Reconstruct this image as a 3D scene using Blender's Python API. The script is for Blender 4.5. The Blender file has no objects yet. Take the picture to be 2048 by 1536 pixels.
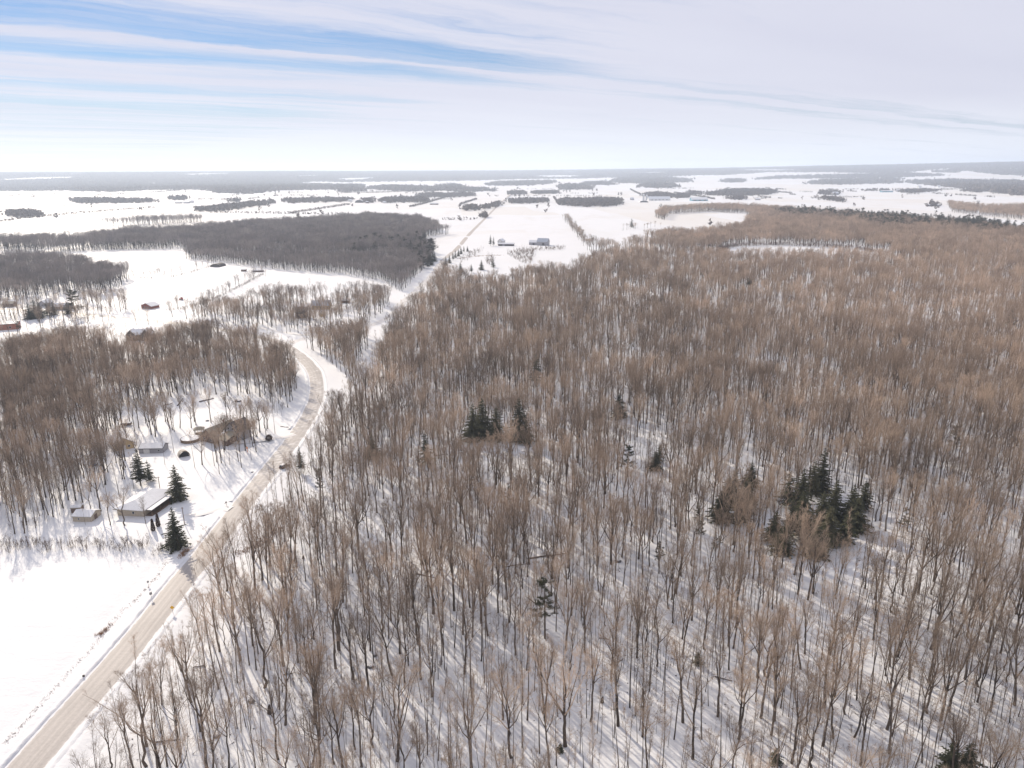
import bpy, math, random
import numpy as np
from mathutils import Vector, Matrix, noise as mnoise

R = math.radians
rng = np.random.default_rng(7)
random.seed(7)
scene = bpy.context.scene
col = scene.collection

# ------------------------------------------------------------------ camera
CAM_H = 120.0
FPX = 1450.0                                   # focal length in pixels of the 2048 px wide photograph
PITCH, ROLL = R(16.45), R(0.30)
fwd = np.array([0, math.cos(PITCH), -math.sin(PITCH)])
r0 = np.array([1.0, 0, 0]); u0 = np.array([0, math.sin(PITCH), math.cos(PITCH)])
rgt = r0 * math.cos(ROLL) - u0 * math.sin(ROLL)
upv = u0 * math.cos(ROLL) + r0 * math.sin(ROLL)
cam_d = bpy.data.cameras.new('camera')
cam = bpy.data.objects.new('camera', cam_d)
col.objects.link(cam)
cam_d.sensor_width = 36.0
cam_d.lens = 36.0 * FPX / 2048.0
cam_d.clip_start = 1.0
cam_d.clip_end = 200000.0
M = Matrix.Identity(4)
for i in range(3):
    M[i][0] = rgt[i]; M[i][1] = upv[i]; M[i][2] = -fwd[i]
M[2][3] = CAM_H
cam.matrix_world = M
scene.camera = cam

# ------------------------------------------------------------------ light
SUN_AZ = R(-33.5)                              # from +Y, positive towards +X
SUN_EL = R(27.0)
sdir = Vector((math.sin(SUN_AZ) * math.cos(SUN_EL), math.cos(SUN_AZ) * math.cos(SUN_EL), math.sin(SUN_EL)))
sun_d = bpy.data.lights.new('sun', 'SUN')
sun_d.energy = 4.9
sun_d.angle = R(0.55)
sun_d.color = (1.0, 0.88, 0.72)
sun = bpy.data.objects.new('sun', sun_d)
col.objects.link(sun)
sun.rotation_euler = sdir.to_track_quat('Z', 'Y').to_euler()
sun.location = (0, 0, 300)

world = bpy.data.worlds.new('World')
scene.world = world
world.use_nodes = True
wt = world.node_tree
wt.nodes.clear()


class NT:
    """short helper for wiring nodes"""
    def __init__(self, tree): self.t = tree
    def n(self, kind, **kw):
        nd = self.t.nodes.new(kind)
        for k, v in kw.items(): setattr(nd, k, v)
        return nd
    def link(self, a, b): self.t.links.new(a, b)
    def val(self, sock, v):
        if hasattr(v, 'is_linked') or isinstance(v, bpy.types.NodeSocket): self.t.links.new(v, sock)
        else: sock.default_value = v
    def math(self, op, a, b=0.0, c=None, clamp=False):
        nd = self.n('ShaderNodeMath', operation=op); nd.use_clamp = clamp
        self.val(nd.inputs[0], a); self.val(nd.inputs[1], b)
        if c is not None: self.val(nd.inputs[2], c)
        return nd.outputs[0]
    def mix(self, f, a, b, mode='MIX'):
        nd = self.n('ShaderNodeMix', data_type='RGBA', blend_type=mode)
        self.val(nd.inputs[0], f); self.val(nd.inputs[6], a); self.val(nd.inputs[7], b)
        return nd.outputs[2]
    def noise(self, vec, scale, detail=3.0, rough=0.55, dist=0.0):
        nd = self.n('ShaderNodeTexNoise')
        if vec is not None: self.link(vec, nd.inputs['Vector'])
        nd.inputs['Scale'].default_value = scale; nd.inputs['Detail'].default_value = detail
        nd.inputs['Roughness'].default_value = rough; nd.inputs['Distortion'].default_value = dist
        return nd.outputs['Fac']
    def ramp(self, fac, stops, interp='LINEAR'):
        nd = self.n('ShaderNodeValToRGB'); cr = nd.color_ramp; cr.interpolation = interp
        while len(cr.elements) < len(stops): cr.elements.new(0.5)
        for e, (p, c) in zip(cr.elements, stops):
            e.position = p; e.color = c if len(c) == 4 else (*c, 1)
        self.link(fac, nd.inputs[0])
        return nd.outputs[0]
    def rng(self, v, a, b, c, d, smooth=False):
        nd = self.n('ShaderNodeMapRange')
        if smooth: nd.interpolation_type = 'SMOOTHSTEP'
        self.val(nd.inputs[0], v)
        for i, x in enumerate((a, b, c, d)): nd.inputs[i + 1].default_value = x
        return nd.outputs[0]
    def comb(self, x, y, z=0.0):
        nd = self.n('ShaderNodeCombineXYZ')
        for s, v in zip(nd.inputs, (x, y, z)): self.val(s, v)
        return nd.outputs[0]


w = NT(wt)
sky = w.n('ShaderNodeTexSky', sky_type='NISHITA')
sky.sun_disc = False
sky.sun_elevation = SUN_EL
sky.sun_rotation = SUN_AZ
sky.altitude = 200.0
sky.air_density = 1.0
sky.dust_density = 0.05
sky.ozone_density = 1.6
tc = w.n('ShaderNodeTexCoord')
sep = w.n('ShaderNodeSeparateXYZ')
w.link(tc.outputs['Generated'], sep.inputs[0])
zz = w.math('ADD', w.math('MAXIMUM', sep.outputs[2], 0.0), 0.030)
px_ = w.math('DIVIDE', sep.outputs[0], zz)
py_ = w.math('DIVIDE', sep.outputs[1], zz)
# high thin cloud streets that run off to the right, towards the horizon
cu = w.math('ADD', w.math('MULTIPLY', px_, 0.829), w.math('MULTIPLY', py_, 0.559))
cv = w.math('ADD', w.math('MULTIPLY', px_, -0.559), w.math('MULTIPLY', py_, 0.829))
warp = w.noise(w.comb(w.math('MULTIPLY', cu, 0.22), w.math('MULTIPLY', cv, 0.35), 3.1), 1.0, 2.0)
warp2 = w.noise(w.comb(w.math('MULTIPLY', cu, 0.9), w.math('MULTIPLY', cv, 1.6), 9.1), 1.0, 5.0, 0.62)
cvw = w.math('ADD', cv, w.math('MULTIPLY', w.math('SUBTRACT', warp, 0.5), 0.9))
cvw = w.math('ADD', cvw, w.math('MULTIPLY', w.math('SUBTRACT', warp2, 0.5), 0.62))
streak = w.noise(w.comb(w.math('MULTIPLY', cu, 0.16), w.math('MULTIPLY', cvw, 1.7), 1.7), 1.0, 6.0, 0.62, 0.3)
fine = w.noise(w.comb(w.math('MULTIPLY', cu, 0.55), w.math('MULTIPLY', cvw, 4.5), 5.2), 1.0, 5.0, 0.65, 0.2)
g = lambda v: (v, v, v, 1)
CV0, CV1 = -2.0, 14.0
f_ = lambda v: (v - CV0) / (CV1 - CV0)
band = w.ramp(w.rng(cvw, CV0, CV1, 0, 1), [
    (0.0, g(.82)), (f_(2.0), g(.84)), (f_(3.8), g(.80)), (f_(4.5), g(.66)), (f_(4.9), g(.22)), (f_(5.2), g(.02)),
    (f_(5.42), g(.12)), (f_(5.56), g(.62)), (f_(5.72), g(.50)), (f_(5.98), g(.10)), (f_(6.2), g(.12)), (f_(6.55), g(.62)), (f_(7.2), g(.74)), (f_(7.9), g(.34)), (f_(8.6), g(.62)),
    (f_(9.6), g(.32)), (f_(10.6), g(.58)), (f_(12.0), g(.38)), (1.0, g(.62))])
band = w.math('ADD', band, w.rng(cu, 2.6, 5.2, 0.0, 0.42, True))
cover = w.math('ADD', band, w.math('MULTIPLY', w.math('SUBTRACT', streak, 0.5), 1.0))
cover = w.math('ADD', cover, w.math('MULTIPLY', w.math('SUBTRACT', fine, 0.5), 1.0))
cover = w.rng(cover, -0.16, 0.86, 0.0, 0.92, True)
lowfade = w.rng(sep.outputs[2], 0.0, 0.10, 1.0, 1.0, True)
cover = w.math('MAXIMUM', cover, w.rng(sep.outputs[2], 0.0, 0.06, 0.9, 0.0, True))
skyc = w.n('ShaderNodeHueSaturation')
skyc.inputs['Saturation'].default_value = 1.25
skyc.inputs['Value'].default_value = 0.62
w.link(sky.outputs[0], skyc.inputs['Color'])
lum = w.noise(w.comb(w.math('MULTIPLY', cu, 0.2), w.math('MULTIPLY', cv, 0.5), 2.2), 1.0, 3.0)
ccol = w.mix(lum, (6.6, 6.6, 7.9, 1), (8.3, 8.3, 9.2, 1))
skyb = w.mix(1.0, skyc.outputs[0], (0.95, 1.04, 1.30, 1), 'MULTIPLY')
skyb = w.mix(w.rng(sep.outputs[2], 0.0, 0.11, 0.75, 0.0, True), skyb, (4.2, 5.4, 7.4, 1))
ccol = w.mix(w.rng(sep.outputs[2], 0.0, 0.09, 1.0, 0.0, True), ccol, (8.6, 8.9, 9.6, 1))
wcol = w.mix(cover, skyb, ccol)
bg = w.n('ShaderNodeBackground')
w.link(wcol, bg.inputs[0])
bg.inputs[1].default_value = 0.100
wo = w.n('ShaderNodeOutputWorld')
w.link(bg.outputs[0], wo.inputs[0])

scene.view_settings.view_transform = 'Standard'
scene.view_settings.look = 'None'
scene.view_settings.gamma = 1.0
scene.view_settings.use_curve_mapping = False
scene.view_settings.exposure = 0.0
scene.render.engine = 'CYCLES'
cy = scene.cycles
cy.max_bounces = 5
cy.diffuse_bounces = 3
cy.glossy_bounces = 2
cy.transmission_bounces = 2
cy.transparent_max_bounces = 8
cy.volume_bounces = 2
cy.use_adaptive_sampling = False
cy.use_denoising = True
try:
    cy.denoiser = 'OPENIMAGEDENOISE'; cy.denoising_prefilter = 'ACCURATE'; cy.denoising_input_passes = 'RGB_ALBEDO_NORMAL'
except Exception:
    pass


# ------------------------------------------------------------------ geometry of the view
def ground(x, y, z=0.0):
    """the point of the level z that lies under pixel (x, y) of the photograph"""
    d = fwd * FPX + rgt * (x - 1024.0) + upv * (768.0 - y)
    t = (z - CAM_H) / d[2]
    return np.array([d[0] * t, d[1] * t])


def proj(P):
    """points (n, 3) to pixels of the photograph"""
    Q = np.asarray(P, float) - np.array([0, 0, CAM_H])
    zc = Q @ fwd
    return np.stack([1024 + FPX * (Q @ rgt) / zc, 768 - FPX * (Q @ upv) / zc], -1)


def inside(pts, poly):
    x, y = pts[:, 0], pts[:, 1]
    r = np.zeros(len(pts), bool)
    n = len(poly)
    for i in range(n):
        (x1, y1), (x2, y2) = poly[i], poly[(i + 1) % n]
        if y1 == y2: continue
        c = ((y1 > y) != (y2 > y)) & (x < (x2 - x1) * (y - y1) / (y2 - y1) + x1)
        r ^= c
    return r


def dist_line(pts, line):
    d = np.full(len(pts), 1e9)
    for a, b in zip(line[:-1], line[1:]):
        ab = b - a
        t = np.clip(((pts - a) @ ab) / max(ab @ ab, 1e-9), 0, 1)
        d = np.minimum(d, np.hypot(*(pts - (a + t[:, None] * ab)).T))
    return d


def smooth_line(pts, n=10):
    """Catmull-Rom through world points"""
    P = [np.asarray(p, float) for p in pts]
    P = [2 * P[0] - P[1]] + P + [2 * P[-1] - P[-2]]
    out = []
    for i in range(1, len(P) - 2):
        p0, p1, p2, p3 = P[i - 1:i + 3]
        for k in range(n):
            t = k / n
            out.append(0.5 * (2 * p1 + (p2 - p0) * t + (2 * p0 - 5 * p1 + 4 * p2 - p3) * t * t + (3 * p1 - p0 - 3 * p2 + p3) * t ** 3))
    out.append(P[-2])
    return np.array(out)


MAIN_ROAD = smooth_line([ground(*p) for p in [(-330, 1990), (50, 1536), (255, 1300), (374, 1150), (416, 1100), (492, 1000), (547, 930), (586, 880),
                                               (618, 830), (634, 786), (631, 750), (620, 732), (604, 715), (584, 700), (560, 686), (520, 674), (450, 660), (350, 646), (240, 636), (90, 622), (-200, 610)]], 14)
SIDE_ROAD = smooth_line([ground(*p) for p in [(566, 689), (622, 675), (680, 666), (738, 652), (782, 632), (803, 607), (834, 580), (864, 549),
                                               (885, 522), (916, 495), (940, 467), (970, 437), (994, 413), (1017, 392), (1034, 378)]], 12)


def rdist(p):
    return np.minimum(dist_line(p, MAIN_ROAD[::3]), dist_line(p, SIDE_ROAD[::3]))


def sstep(a, b, x):
    t = np.clip((x - a) / (b - a), 0, 1)
    return t * t * (3 - 2 * t)


def height(p):
    """terrain height at (n, 2) points"""
    p = np.atleast_2d(np.asarray(p, float))
    x, y = p[:, 0], p[:, 1]
    rr = np.hypot(x, y)
    h = (0.22 * np.sin(x / 6.3 + 1.2 * np.sin(y / 11.0)) * np.sin(y / 7.7 + 0.6 * np.sin(x / 9.0))
         + 0.35 * np.sin(x / 23.0 + 0.8) * np.sin(y / 31.0 + 1.1 * np.sin(x / 40.0)) + 0.12 * np.sin(x / 2.9 + y / 3.7) * np.sin(y / 3.1 - x / 5.0))
    calm = (1 - sstep(700, 1400, rr))
    flat = inside(p, FIELD_NEAR)
    h = h * calm * np.where(flat, 0.55, 1.0)
    near = rr < 1500
    if near.any():
        d = np.full(len(p), 1e3)
        d[near] = np.minimum(rdist(p[near]), dist_line(p[near], MAIN_ROAD[::3]))
        h = h * sstep(6.5, 16, d) - 0.06 * (1 - sstep(5.5, 8, d)) + 0.28 * np.exp(-((d - 7.4) / 1.3) ** 2)
        h = h - 0.35 * np.exp(-((d - 11.5) / 2.2) ** 2) * (d < 30)
    az = np.degrees(np.arctan2(x, y))
    top = np.interp(az, [-180, -60, -36, -15, 0, 10, 20, 35, 60, 180], [95, 100, 104, 92, 80, 98, 125, 176, 195, 95])
    h = h + top * sstep(6500, 13500, rr)
    far_roll = 5.0 * np.sin(x / 700.0 + 1.0) * np.sin(y / 900.0) + 4 * np.sin(x / 1600.0 - y / 1300.0)
    h = h + far_roll * sstep(1800, 4500, rr)
    return h


FIELD_NEAR = [tuple(ground(*p)) for p in [(-900, 1108), (0, 1108), (345, 1108), (300, 1190), (200, 1300), (0, 1500), (-900, 2100)]]


def z_at(x, y): return float(height(np.array([[x, y]]))[0])


# ------------------------------------------------------------------ object helpers
def tag(o, label=None, cat=None, group=None, kind=None):
    if label: o['label'] = label
    if cat: o['category'] = cat
    if group: o['group'] = group
    if kind: o['kind'] = kind
    return o


def empty(name, loc=(0, 0, 0), rz=0.0, label=None, cat=None, group=None):
    o = bpy.data.objects.new(name, None)
    o.empty_display_size = 0.5
    col.objects.link(o)
    o.location = loc
    o.rotation_euler = (0, 0, rz)
    return tag(o, label, cat, group)


class MB:
    """collects vertices and faces, then links ONE mesh object"""
    def __init__(self): self.v = []; self.f = []; self.uv = None
    def add(self, vs, fs):
        o = len(self.v)
        self.v += [tuple(map(float, p)) for p in vs]
        self.f += [tuple(i + o for i in f) for f in fs]
        return self
    def box(self, x0, x1, y0, y1, z0, z1, rz=0, org=(0, 0, 0)):
        vs = [(x, y, z) for z in (z0, z1) for x, y in ((x0, y0), (x1, y0), (x1, y1), (x0, y1))]
        c, s = math.cos(rz), math.sin(rz)
        vs = [(org[0] + x * c - y * s, org[1] + x * s + y * c, org[2] + z) for x, y, z in vs]
        return self.add(vs, [(3, 2, 1, 0), (4, 5, 6, 7), (0, 1, 5, 4), (1, 2, 6, 5), (2, 3, 7, 6), (3, 0, 4, 7)])
    def prism(self, poly, z0, z1):
        n = len(poly)
        return self.add([(x, y, z0) for x, y in poly] + [(x, y, z1) for x, y in poly],
                        [tuple(reversed(range(n))), tuple(range(n, 2 * n))] + [(i, (i + 1) % n, n + (i + 1) % n, n + i) for i in range(n)])
    def tube(self, pts, rad, sides=5, cap=False):
        pts = [np.asarray(p, float) for p in pts]
        n = len(pts); o = len(self.v); vs = []; fs = []
        for i, p in enumerate(pts):
            t = pts[min(i + 1, n - 1)] - pts[max(i - 1, 0)]
            t = t / (np.linalg.norm(t) + 1e-9)
            a = np.cross(t, [0.3, 0.9, 0.1] if abs(t[2]) > 0.8 else [0, 0, 1.0]); a /= np.linalg.norm(a) + 1e-9
            b = np.cross(t, a)
            for k in range(sides):
                q = 2 * math.pi * k / sides
                vs.append(p + rad[i] * (math.cos(q) * a + math.sin(q) * b))
        for i in range(n - 1):
            for k in range(sides):
                k2 = (k + 1) % sides
                fs.append((i * sides + k, i * sides + k2, (i + 1) * sides + k2, (i + 1) * sides + k))
        if cap:
            fs.append(tuple(range(sides))[::-1]); fs.append(tuple((n - 1) * sides + k for k in range(sides)))
        return self.add(vs, fs)
    def blade(self, p, d, L, wd, side):
        """one thin twig: a long triangle"""
        return self.add([p - side * wd / 2, p + side * wd / 2, p + d * L], [(0, 1, 2)])
    def mesh(self, name, mat, smooth=False):
        me = bpy.data.meshes.new(name)
        me.from_pydata(self.v, [], self.f)
        if mat: me.materials.append(mat)
        if smooth:
            for p in me.polygons: p.use_smooth = True
        me.update()
        return me
    def build(self, name, mat, parent=None, smooth=False):
        o = bpy.data.objects.new(name, self.mesh(name, mat, smooth))
        col.objects.link(o)
        if parent: o.parent = parent
        return o


def fast_mesh(name, V, F, mat):
    """triangle mesh from numpy arrays"""
    me = bpy.data.meshes.new(name)
    me.vertices.add(len(V)); me.vertices.foreach_set('co', np.asarray(V, np.float32).ravel())
    k = F.shape[1]
    me.loops.add(len(F) * k); me.loops.foreach_set('vertex_index', F.astype(np.int32).ravel())
    me.polygons.add(len(F)); me.polygons.foreach_set('loop_start', np.arange(len(F), dtype=np.int32) * k)
    me.materials.append(mat)
    me.update(calc_edges=True)
    me.validate()
    return me


def copy_tree(o, parent=None):
    c = o.copy(); col.objects.link(c)
    if parent:
        c.parent = parent
    for ch in o.children: copy_tree(ch, c)
    return c


# ------------------------------------------------------------------ materials
def new_mat(name):
    m = bpy.data.materials.new(name); m.use_nodes = True
    t = NT(m.node_tree)
    return m, t, m.node_tree.nodes['Principled BSDF']


def plain(name, c, rough=0.8, var=0.12, scale=2.0, metal=0.0):
    m, t, b = new_mat(name)
    geo = t.n('ShaderNodeTexCoord')
    nz = t.noise(geo.outputs['Object'], scale, 4.0, 0.6)
    lo = tuple(x * (1 - var) for x in c); hi = tuple(min(1, x * (1 + var)) for x in c)
    t.link(t.ramp(nz, [(0.3, lo), (0.7, hi)]), b.inputs['Base Color'])
    b.inputs['Roughness'].default_value = rough
    b.inputs['Metallic'].default_value = metal
    b.inputs['Specular IOR Level'].default_value = 0.3
    return m


def siding(name, c, pitch=0.2, axis=2):
    """lapped boards / shingle courses far too small to pick apart: colour and fine relief only"""
    m, t, b = new_mat(name)
    geo = t.n('ShaderNodeTexCoord')
    sp = t.n('ShaderNodeSeparateXYZ'); t.link(geo.outputs['Object'], sp.inputs[0])
    saw = t.math('FRACT', t.math('DIVIDE', sp.outputs[axis], pitch))
    nz = t.noise(geo.outputs['Object'], 1.3, 5.0, 0.65)
    base = t.ramp(nz, [(0.3, tuple(x * 0.82 for x in c)), (0.7, tuple(min(1, x * 1.15) for x in c))])
    t.link(base, b.inputs['Base Color'])
    bp = t.n('ShaderNodeBump'); bp.inputs['Strength'].default_value = 0.5; bp.inputs['Distance'].default_value = 0.02
    t.link(saw, bp.inputs['Height']); t.link(bp.outputs[0], b.inputs['Normal'])
    b.inputs['Roughness'].default_value = 0.8
    return m


def bark_mat(name, c1, c2, c3, rough=0.9):
    """bark: varies from tree to tree and slowly across the wood"""
    m, t, b = new_mat(name)
    oi = t.n('ShaderNodeObjectInfo')
    patch = t.rng(t.noise(oi.outputs['Location'], 0.014, 3.0, 0.6), 0.3, 0.7, 0.0, 1.0)
    geo = t.n('ShaderNodeTexCoord')
    nz = t.noise(geo.outputs['Object'], 1.8, 3.0, 0.6)
    rnd = t.math('MULTIPLY_ADD', oi.outputs['Random'], 0.62, t.math('MULTIPLY', patch, 0.42))
    cc = t.ramp(rnd, [(0.12, c1), (0.5, c2), (0.9, c3)])
    # light painted in by location: backlit left stands greyer and darker, sunlit right paler
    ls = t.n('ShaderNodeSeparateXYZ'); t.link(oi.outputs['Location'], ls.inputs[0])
    backlit_west = t.math('MULTIPLY', t.rng(ls.outputs[1], 600, 760, 0, 1, True), t.rng(ls.outputs[0], -76, -112, 0, 1, True))
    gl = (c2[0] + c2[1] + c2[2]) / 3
    cc = t.mix(t.math('MULTIPLY', backlit_west, 0.62), cc, (gl * 0.74, gl * 0.72, gl * 0.78, 1))
    sunlit_east = t.math('MULTIPLY', t.rng(ls.outputs[0], 40, 420, 0, 0.35, True), t.rng(ls.outputs[1], 150, 500, 0, 1, True))
    cc = t.mix(sunlit_east, cc, (c3[0] * 1.05, c3[1] * 1.0, c3[2] * 0.98, 1))
    pv2 = t.rng(t.noise(oi.outputs['Location'], 0.022, 2.0, 0.5), 0.32, 0.68, 0.74, 1.2)
    v = t.math('MULTIPLY', t.rng(nz, 0.25, 0.75, 0.75, 1.25), pv2)
    mul = t.mix(1.0, cc, t.comb(v, v, v), 'MULTIPLY')
    t.link(mul, b.inputs['Base Color'])
    b.inputs['Roughness'].default_value = rough
    b.inputs['Specular IOR Level'].default_value = 0.2
    return m


def snow_shade(t, b, pos, tint=0.0):
    big = t.noise(pos, 0.02, 4.0, 0.6)
    med = t.noise(pos, 0.35, 4.0, 0.6)
    c = t.mix(big, (0.70, 0.705, 0.72, 1), (0.79, 0.785, 0.78, 1))
    c = t.mix(t.rng(med, 0.3, 0.75, 0.0, 0.4), c, (0.655, 0.665, 0.69, 1))
    return c, big, med


def make_snow():
    m, t, b = new_mat('snow')
    geo = t.n('ShaderNodeNewGeometry')
    pos = geo.outputs['Position']
    c, big, med = snow_shade(t, b, pos)
    # stubble and grass tips that show through on the farmland far off, drawn out along the rows
    mp = t.n('ShaderNodeMapping'); mp.inputs['Scale'].default_value = (0.012, 0.0035, 1); mp.inputs['Rotation'].default_value = (0, 0, R(-18))
    t.link(pos, mp.inputs['Vector'])
    st = t.noise(mp.outputs[0], 1.0, 6.0, 0.65, 0.4)
    sp = t.n('ShaderNodeSeparateXYZ'); t.link(pos, sp.inputs[0])
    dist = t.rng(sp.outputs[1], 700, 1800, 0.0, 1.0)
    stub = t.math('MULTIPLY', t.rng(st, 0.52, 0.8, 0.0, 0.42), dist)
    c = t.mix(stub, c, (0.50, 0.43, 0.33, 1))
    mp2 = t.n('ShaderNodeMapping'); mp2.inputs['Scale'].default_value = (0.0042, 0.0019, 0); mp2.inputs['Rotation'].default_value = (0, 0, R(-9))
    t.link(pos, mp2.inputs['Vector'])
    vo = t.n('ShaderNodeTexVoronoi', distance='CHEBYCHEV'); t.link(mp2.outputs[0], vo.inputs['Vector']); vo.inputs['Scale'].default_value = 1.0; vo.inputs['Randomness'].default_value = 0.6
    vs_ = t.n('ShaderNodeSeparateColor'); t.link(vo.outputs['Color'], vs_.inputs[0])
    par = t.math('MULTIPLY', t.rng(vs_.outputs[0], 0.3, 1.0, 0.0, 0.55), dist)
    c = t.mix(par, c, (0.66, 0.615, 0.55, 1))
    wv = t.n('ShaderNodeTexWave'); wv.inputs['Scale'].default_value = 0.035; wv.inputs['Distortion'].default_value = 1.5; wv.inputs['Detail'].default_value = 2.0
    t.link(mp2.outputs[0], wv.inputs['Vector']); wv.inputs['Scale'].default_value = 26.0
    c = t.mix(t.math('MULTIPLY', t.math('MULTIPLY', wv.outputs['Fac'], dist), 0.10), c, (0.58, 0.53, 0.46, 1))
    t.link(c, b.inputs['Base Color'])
    b.inputs['Roughness'].default_value = 0.65
    b.inputs['Specular IOR Level'].default_value = 0.15
    h1 = t.noise(pos, 0.9, 4.0, 0.6)
    h2 = t.noise(pos, 5.0, 3.0, 0.6)
    mp3 = t.n('ShaderNodeMapping'); mp3.inputs['Scale'].default_value = (0.05, 0.30, 1); mp3.inputs['Rotation'].default_value = (0, 0, R(25))
    t.link(pos, mp3.inputs['Vector'])
    h3 = t.noise(mp3.outputs[0], 1.0, 4.0, 0.6, 0.5)
    hh = t.math('MULTIPLY_ADD', h2, 0.15, t.math('MULTIPLY_ADD', h3, 1.6, h1))
    bp = t.n('ShaderNodeBump'); bp.inputs['Strength'].default_value = 0.35; bp.inputs['Distance'].default_value = 0.30
    t.link(hh, bp.inputs['Height']); t.link(bp.outputs[0], b.inputs['Normal'])
    return m


def make_road(name, base, dark, snowy):
    """packed dry snow and salt on asphalt: wheel lanes along the road, drift streaks across it, ragged snow edges"""
    m, t, b = new_mat(name)
    uv = t.n('ShaderNodeUVMap'); uv.uv_map = 'road'
    sp = t.n('ShaderNodeSeparateXYZ'); t.link(uv.outputs[0], sp.inputs[0])
    u, v = sp.outputs[0], sp.outputs[1]                       # u: metres from the centre line, v: metres along
    wob = t.noise(t.comb(t.math('MULTIPLY', v, 0.03), 0.0, 0.0), 1.0, 3.0)
    uu = t.math('ADD', u, t.math('MULTIPLY', t.math('SUBTRACT', wob, 0.5), 0.9))
    au = t.math('ABSOLUTE', uu)
    lanes = t.ramp(t.rng(au, 0, 4.6, 0, 1), [(0.0, g(.85)), (.06, g(.55)), (.14, g(.2)), (.25, g(.12)), (.34, g(.75)), (.42, g(.7)), (.5, g(.15)), (.62, g(.1)), (.72, g(.65)), (.86, g(.5)), (1, g(.9))])
    lng = t.noise(t.comb(t.math('MULTIPLY', uu, 2.2), t.math('MULTIPLY', v, 0.035), 0.0), 1.0, 5.0, 0.65)
    grain = t.noise(t.comb(uu, v, 0.0), 1.6, 5.0, 0.7)
    lightness = t.math('ADD', t.math('MULTIPLY', lanes, 0.26), t.math('MULTIPLY', lng, 0.62))
    c = t.ramp(lightness, [(0.12, dark), (0.45, base), (0.8, tuple(min(1, x * 1.3) for x in base))])
    gv = t.rng(grain, 0.3, 0.7, 0.88, 1.12)
    c = t.mix(1.0, c, t.comb(gv, gv, gv), 'MULTIPLY')
    # drifted snow blown across
    far = t.rng(v, 150, 215, 0.0, 1.0, True)
    wet = t.math('MULTIPLY', t.rng(t.noise(t.comb(t.math('MULTIPLY', u, 0.12), t.math('MULTIPLY', v, 0.035), 2.0), 1.0, 4.0, 0.6), 0.52, 0.68, 0.0, 0.3), t.rng(t.math('ABSOLUTE', u), 2.2, 4.2, 1.0, 0.1))
    c = t.mix(wet, c, tuple(x * 0.78 for x in dark) + (1,))
    dr = t.noise(t.comb(t.math('MULTIPLY_ADD', uu, 0.16, t.math('MULTIPLY', v, 0.10)), t.math('MULTIPLY_ADD', v, 0.5, t.math('MULTIPLY', uu, -0.35)), 4.0), 1.0, 5.0, 0.65)
    drift = t.math('MULTIPLY', t.rng(dr, 0.5, 0.72, 0.0, 0.75), far)
    drift = t.math('MAXIMUM', t.math('MULTIPLY', drift, t.rng(v, 420, 640, 1.0, 0.25)), t.rng(v, 420, 640, 0.62, 0.0)) if snowy else drift
    c = t.mix(drift, c, (0.80, 0.79, 0.78, 1))
    en = t.noise(t.comb(u, t.math('MULTIPLY', v, 0.45), 8.0), 0.9, 5.0, 0.7)
    edge = t.rng(t.math('ADD', t.math('ABSOLUTE', u), t.math('MULTIPLY', t.math('SUBTRACT', en, 0.5), 1.5)), 3.55, 4.15, 0.0, 1.0)
    c = t.mix(edge, c, (0.86, 0.855, 0.85, 1))
    t.link(c, b.inputs['Base Color'])
    b.inputs['Roughness'].default_value = 0.6
    b.inputs['Specular IOR Level'].default_value = 0.2
    bp = t.n('ShaderNodeBump'); bp.inputs['Strength'].default_value = 0.3; bp.inputs['Distance'].default_value = 0.05
    t.link(t.math('ADD', grain, edge), bp.inputs['Height']); t.link(bp.outputs[0], b.inputs['Normal'])
    return m


MAT = {}
MAT['snow'] = make_snow()
MAT['snowcap'] = plain('settled_snow', (0.74, 0.74, 0.75), 0.7, 0.07, 1.0)
MAT['road'] = make_road('packed_road', (0.42, 0.385, 0.36), (0.31, 0.285, 0.27), 0.0)
MAT['side_road'] = make_road('snowy_road', (0.44, 0.39, 0.345), (0.30, 0.265, 0.24), 0.42)
MAT['drive'] = make_road('rutted_snow', (0.56, 0.52, 0.48), (0.42, 0.38, 0.35), 0.3)
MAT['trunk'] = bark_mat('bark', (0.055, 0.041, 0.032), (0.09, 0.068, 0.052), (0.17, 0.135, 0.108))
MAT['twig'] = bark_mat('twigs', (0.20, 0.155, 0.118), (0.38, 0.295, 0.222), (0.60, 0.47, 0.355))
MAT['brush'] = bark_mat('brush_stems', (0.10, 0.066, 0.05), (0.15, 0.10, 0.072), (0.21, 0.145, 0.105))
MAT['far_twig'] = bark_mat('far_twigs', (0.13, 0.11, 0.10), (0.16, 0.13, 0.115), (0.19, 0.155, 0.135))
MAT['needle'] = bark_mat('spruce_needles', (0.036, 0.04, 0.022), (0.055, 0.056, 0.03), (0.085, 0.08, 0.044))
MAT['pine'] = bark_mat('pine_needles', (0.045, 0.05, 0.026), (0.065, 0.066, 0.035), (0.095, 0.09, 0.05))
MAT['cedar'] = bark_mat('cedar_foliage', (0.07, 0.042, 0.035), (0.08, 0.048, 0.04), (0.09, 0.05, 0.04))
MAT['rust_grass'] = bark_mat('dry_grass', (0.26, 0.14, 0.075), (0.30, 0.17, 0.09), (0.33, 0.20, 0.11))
MAT['log'] = plain('log_bark', (0.11, 0.085, 0.07), 0.9, 0.3, 3.0)
MAT['rock'] = plain('rock', (0.14, 0.135, 0.14), 0.85, 0.3, 1.5)
MAT['shingle'] = siding('brown_shingles', (0.36, 0.32, 0.25), 0.35)
MAT['shingle_dark'] = siding('dark_shingles', (0.085, 0.08, 0.082), 0.35)
MAT['tan'] = siding('tan_siding', (0.46, 0.39, 0.30), 0.2)
MAT['ochre'] = siding('ochre_siding', (0.50, 0.36, 0.19), 0.2)
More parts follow.
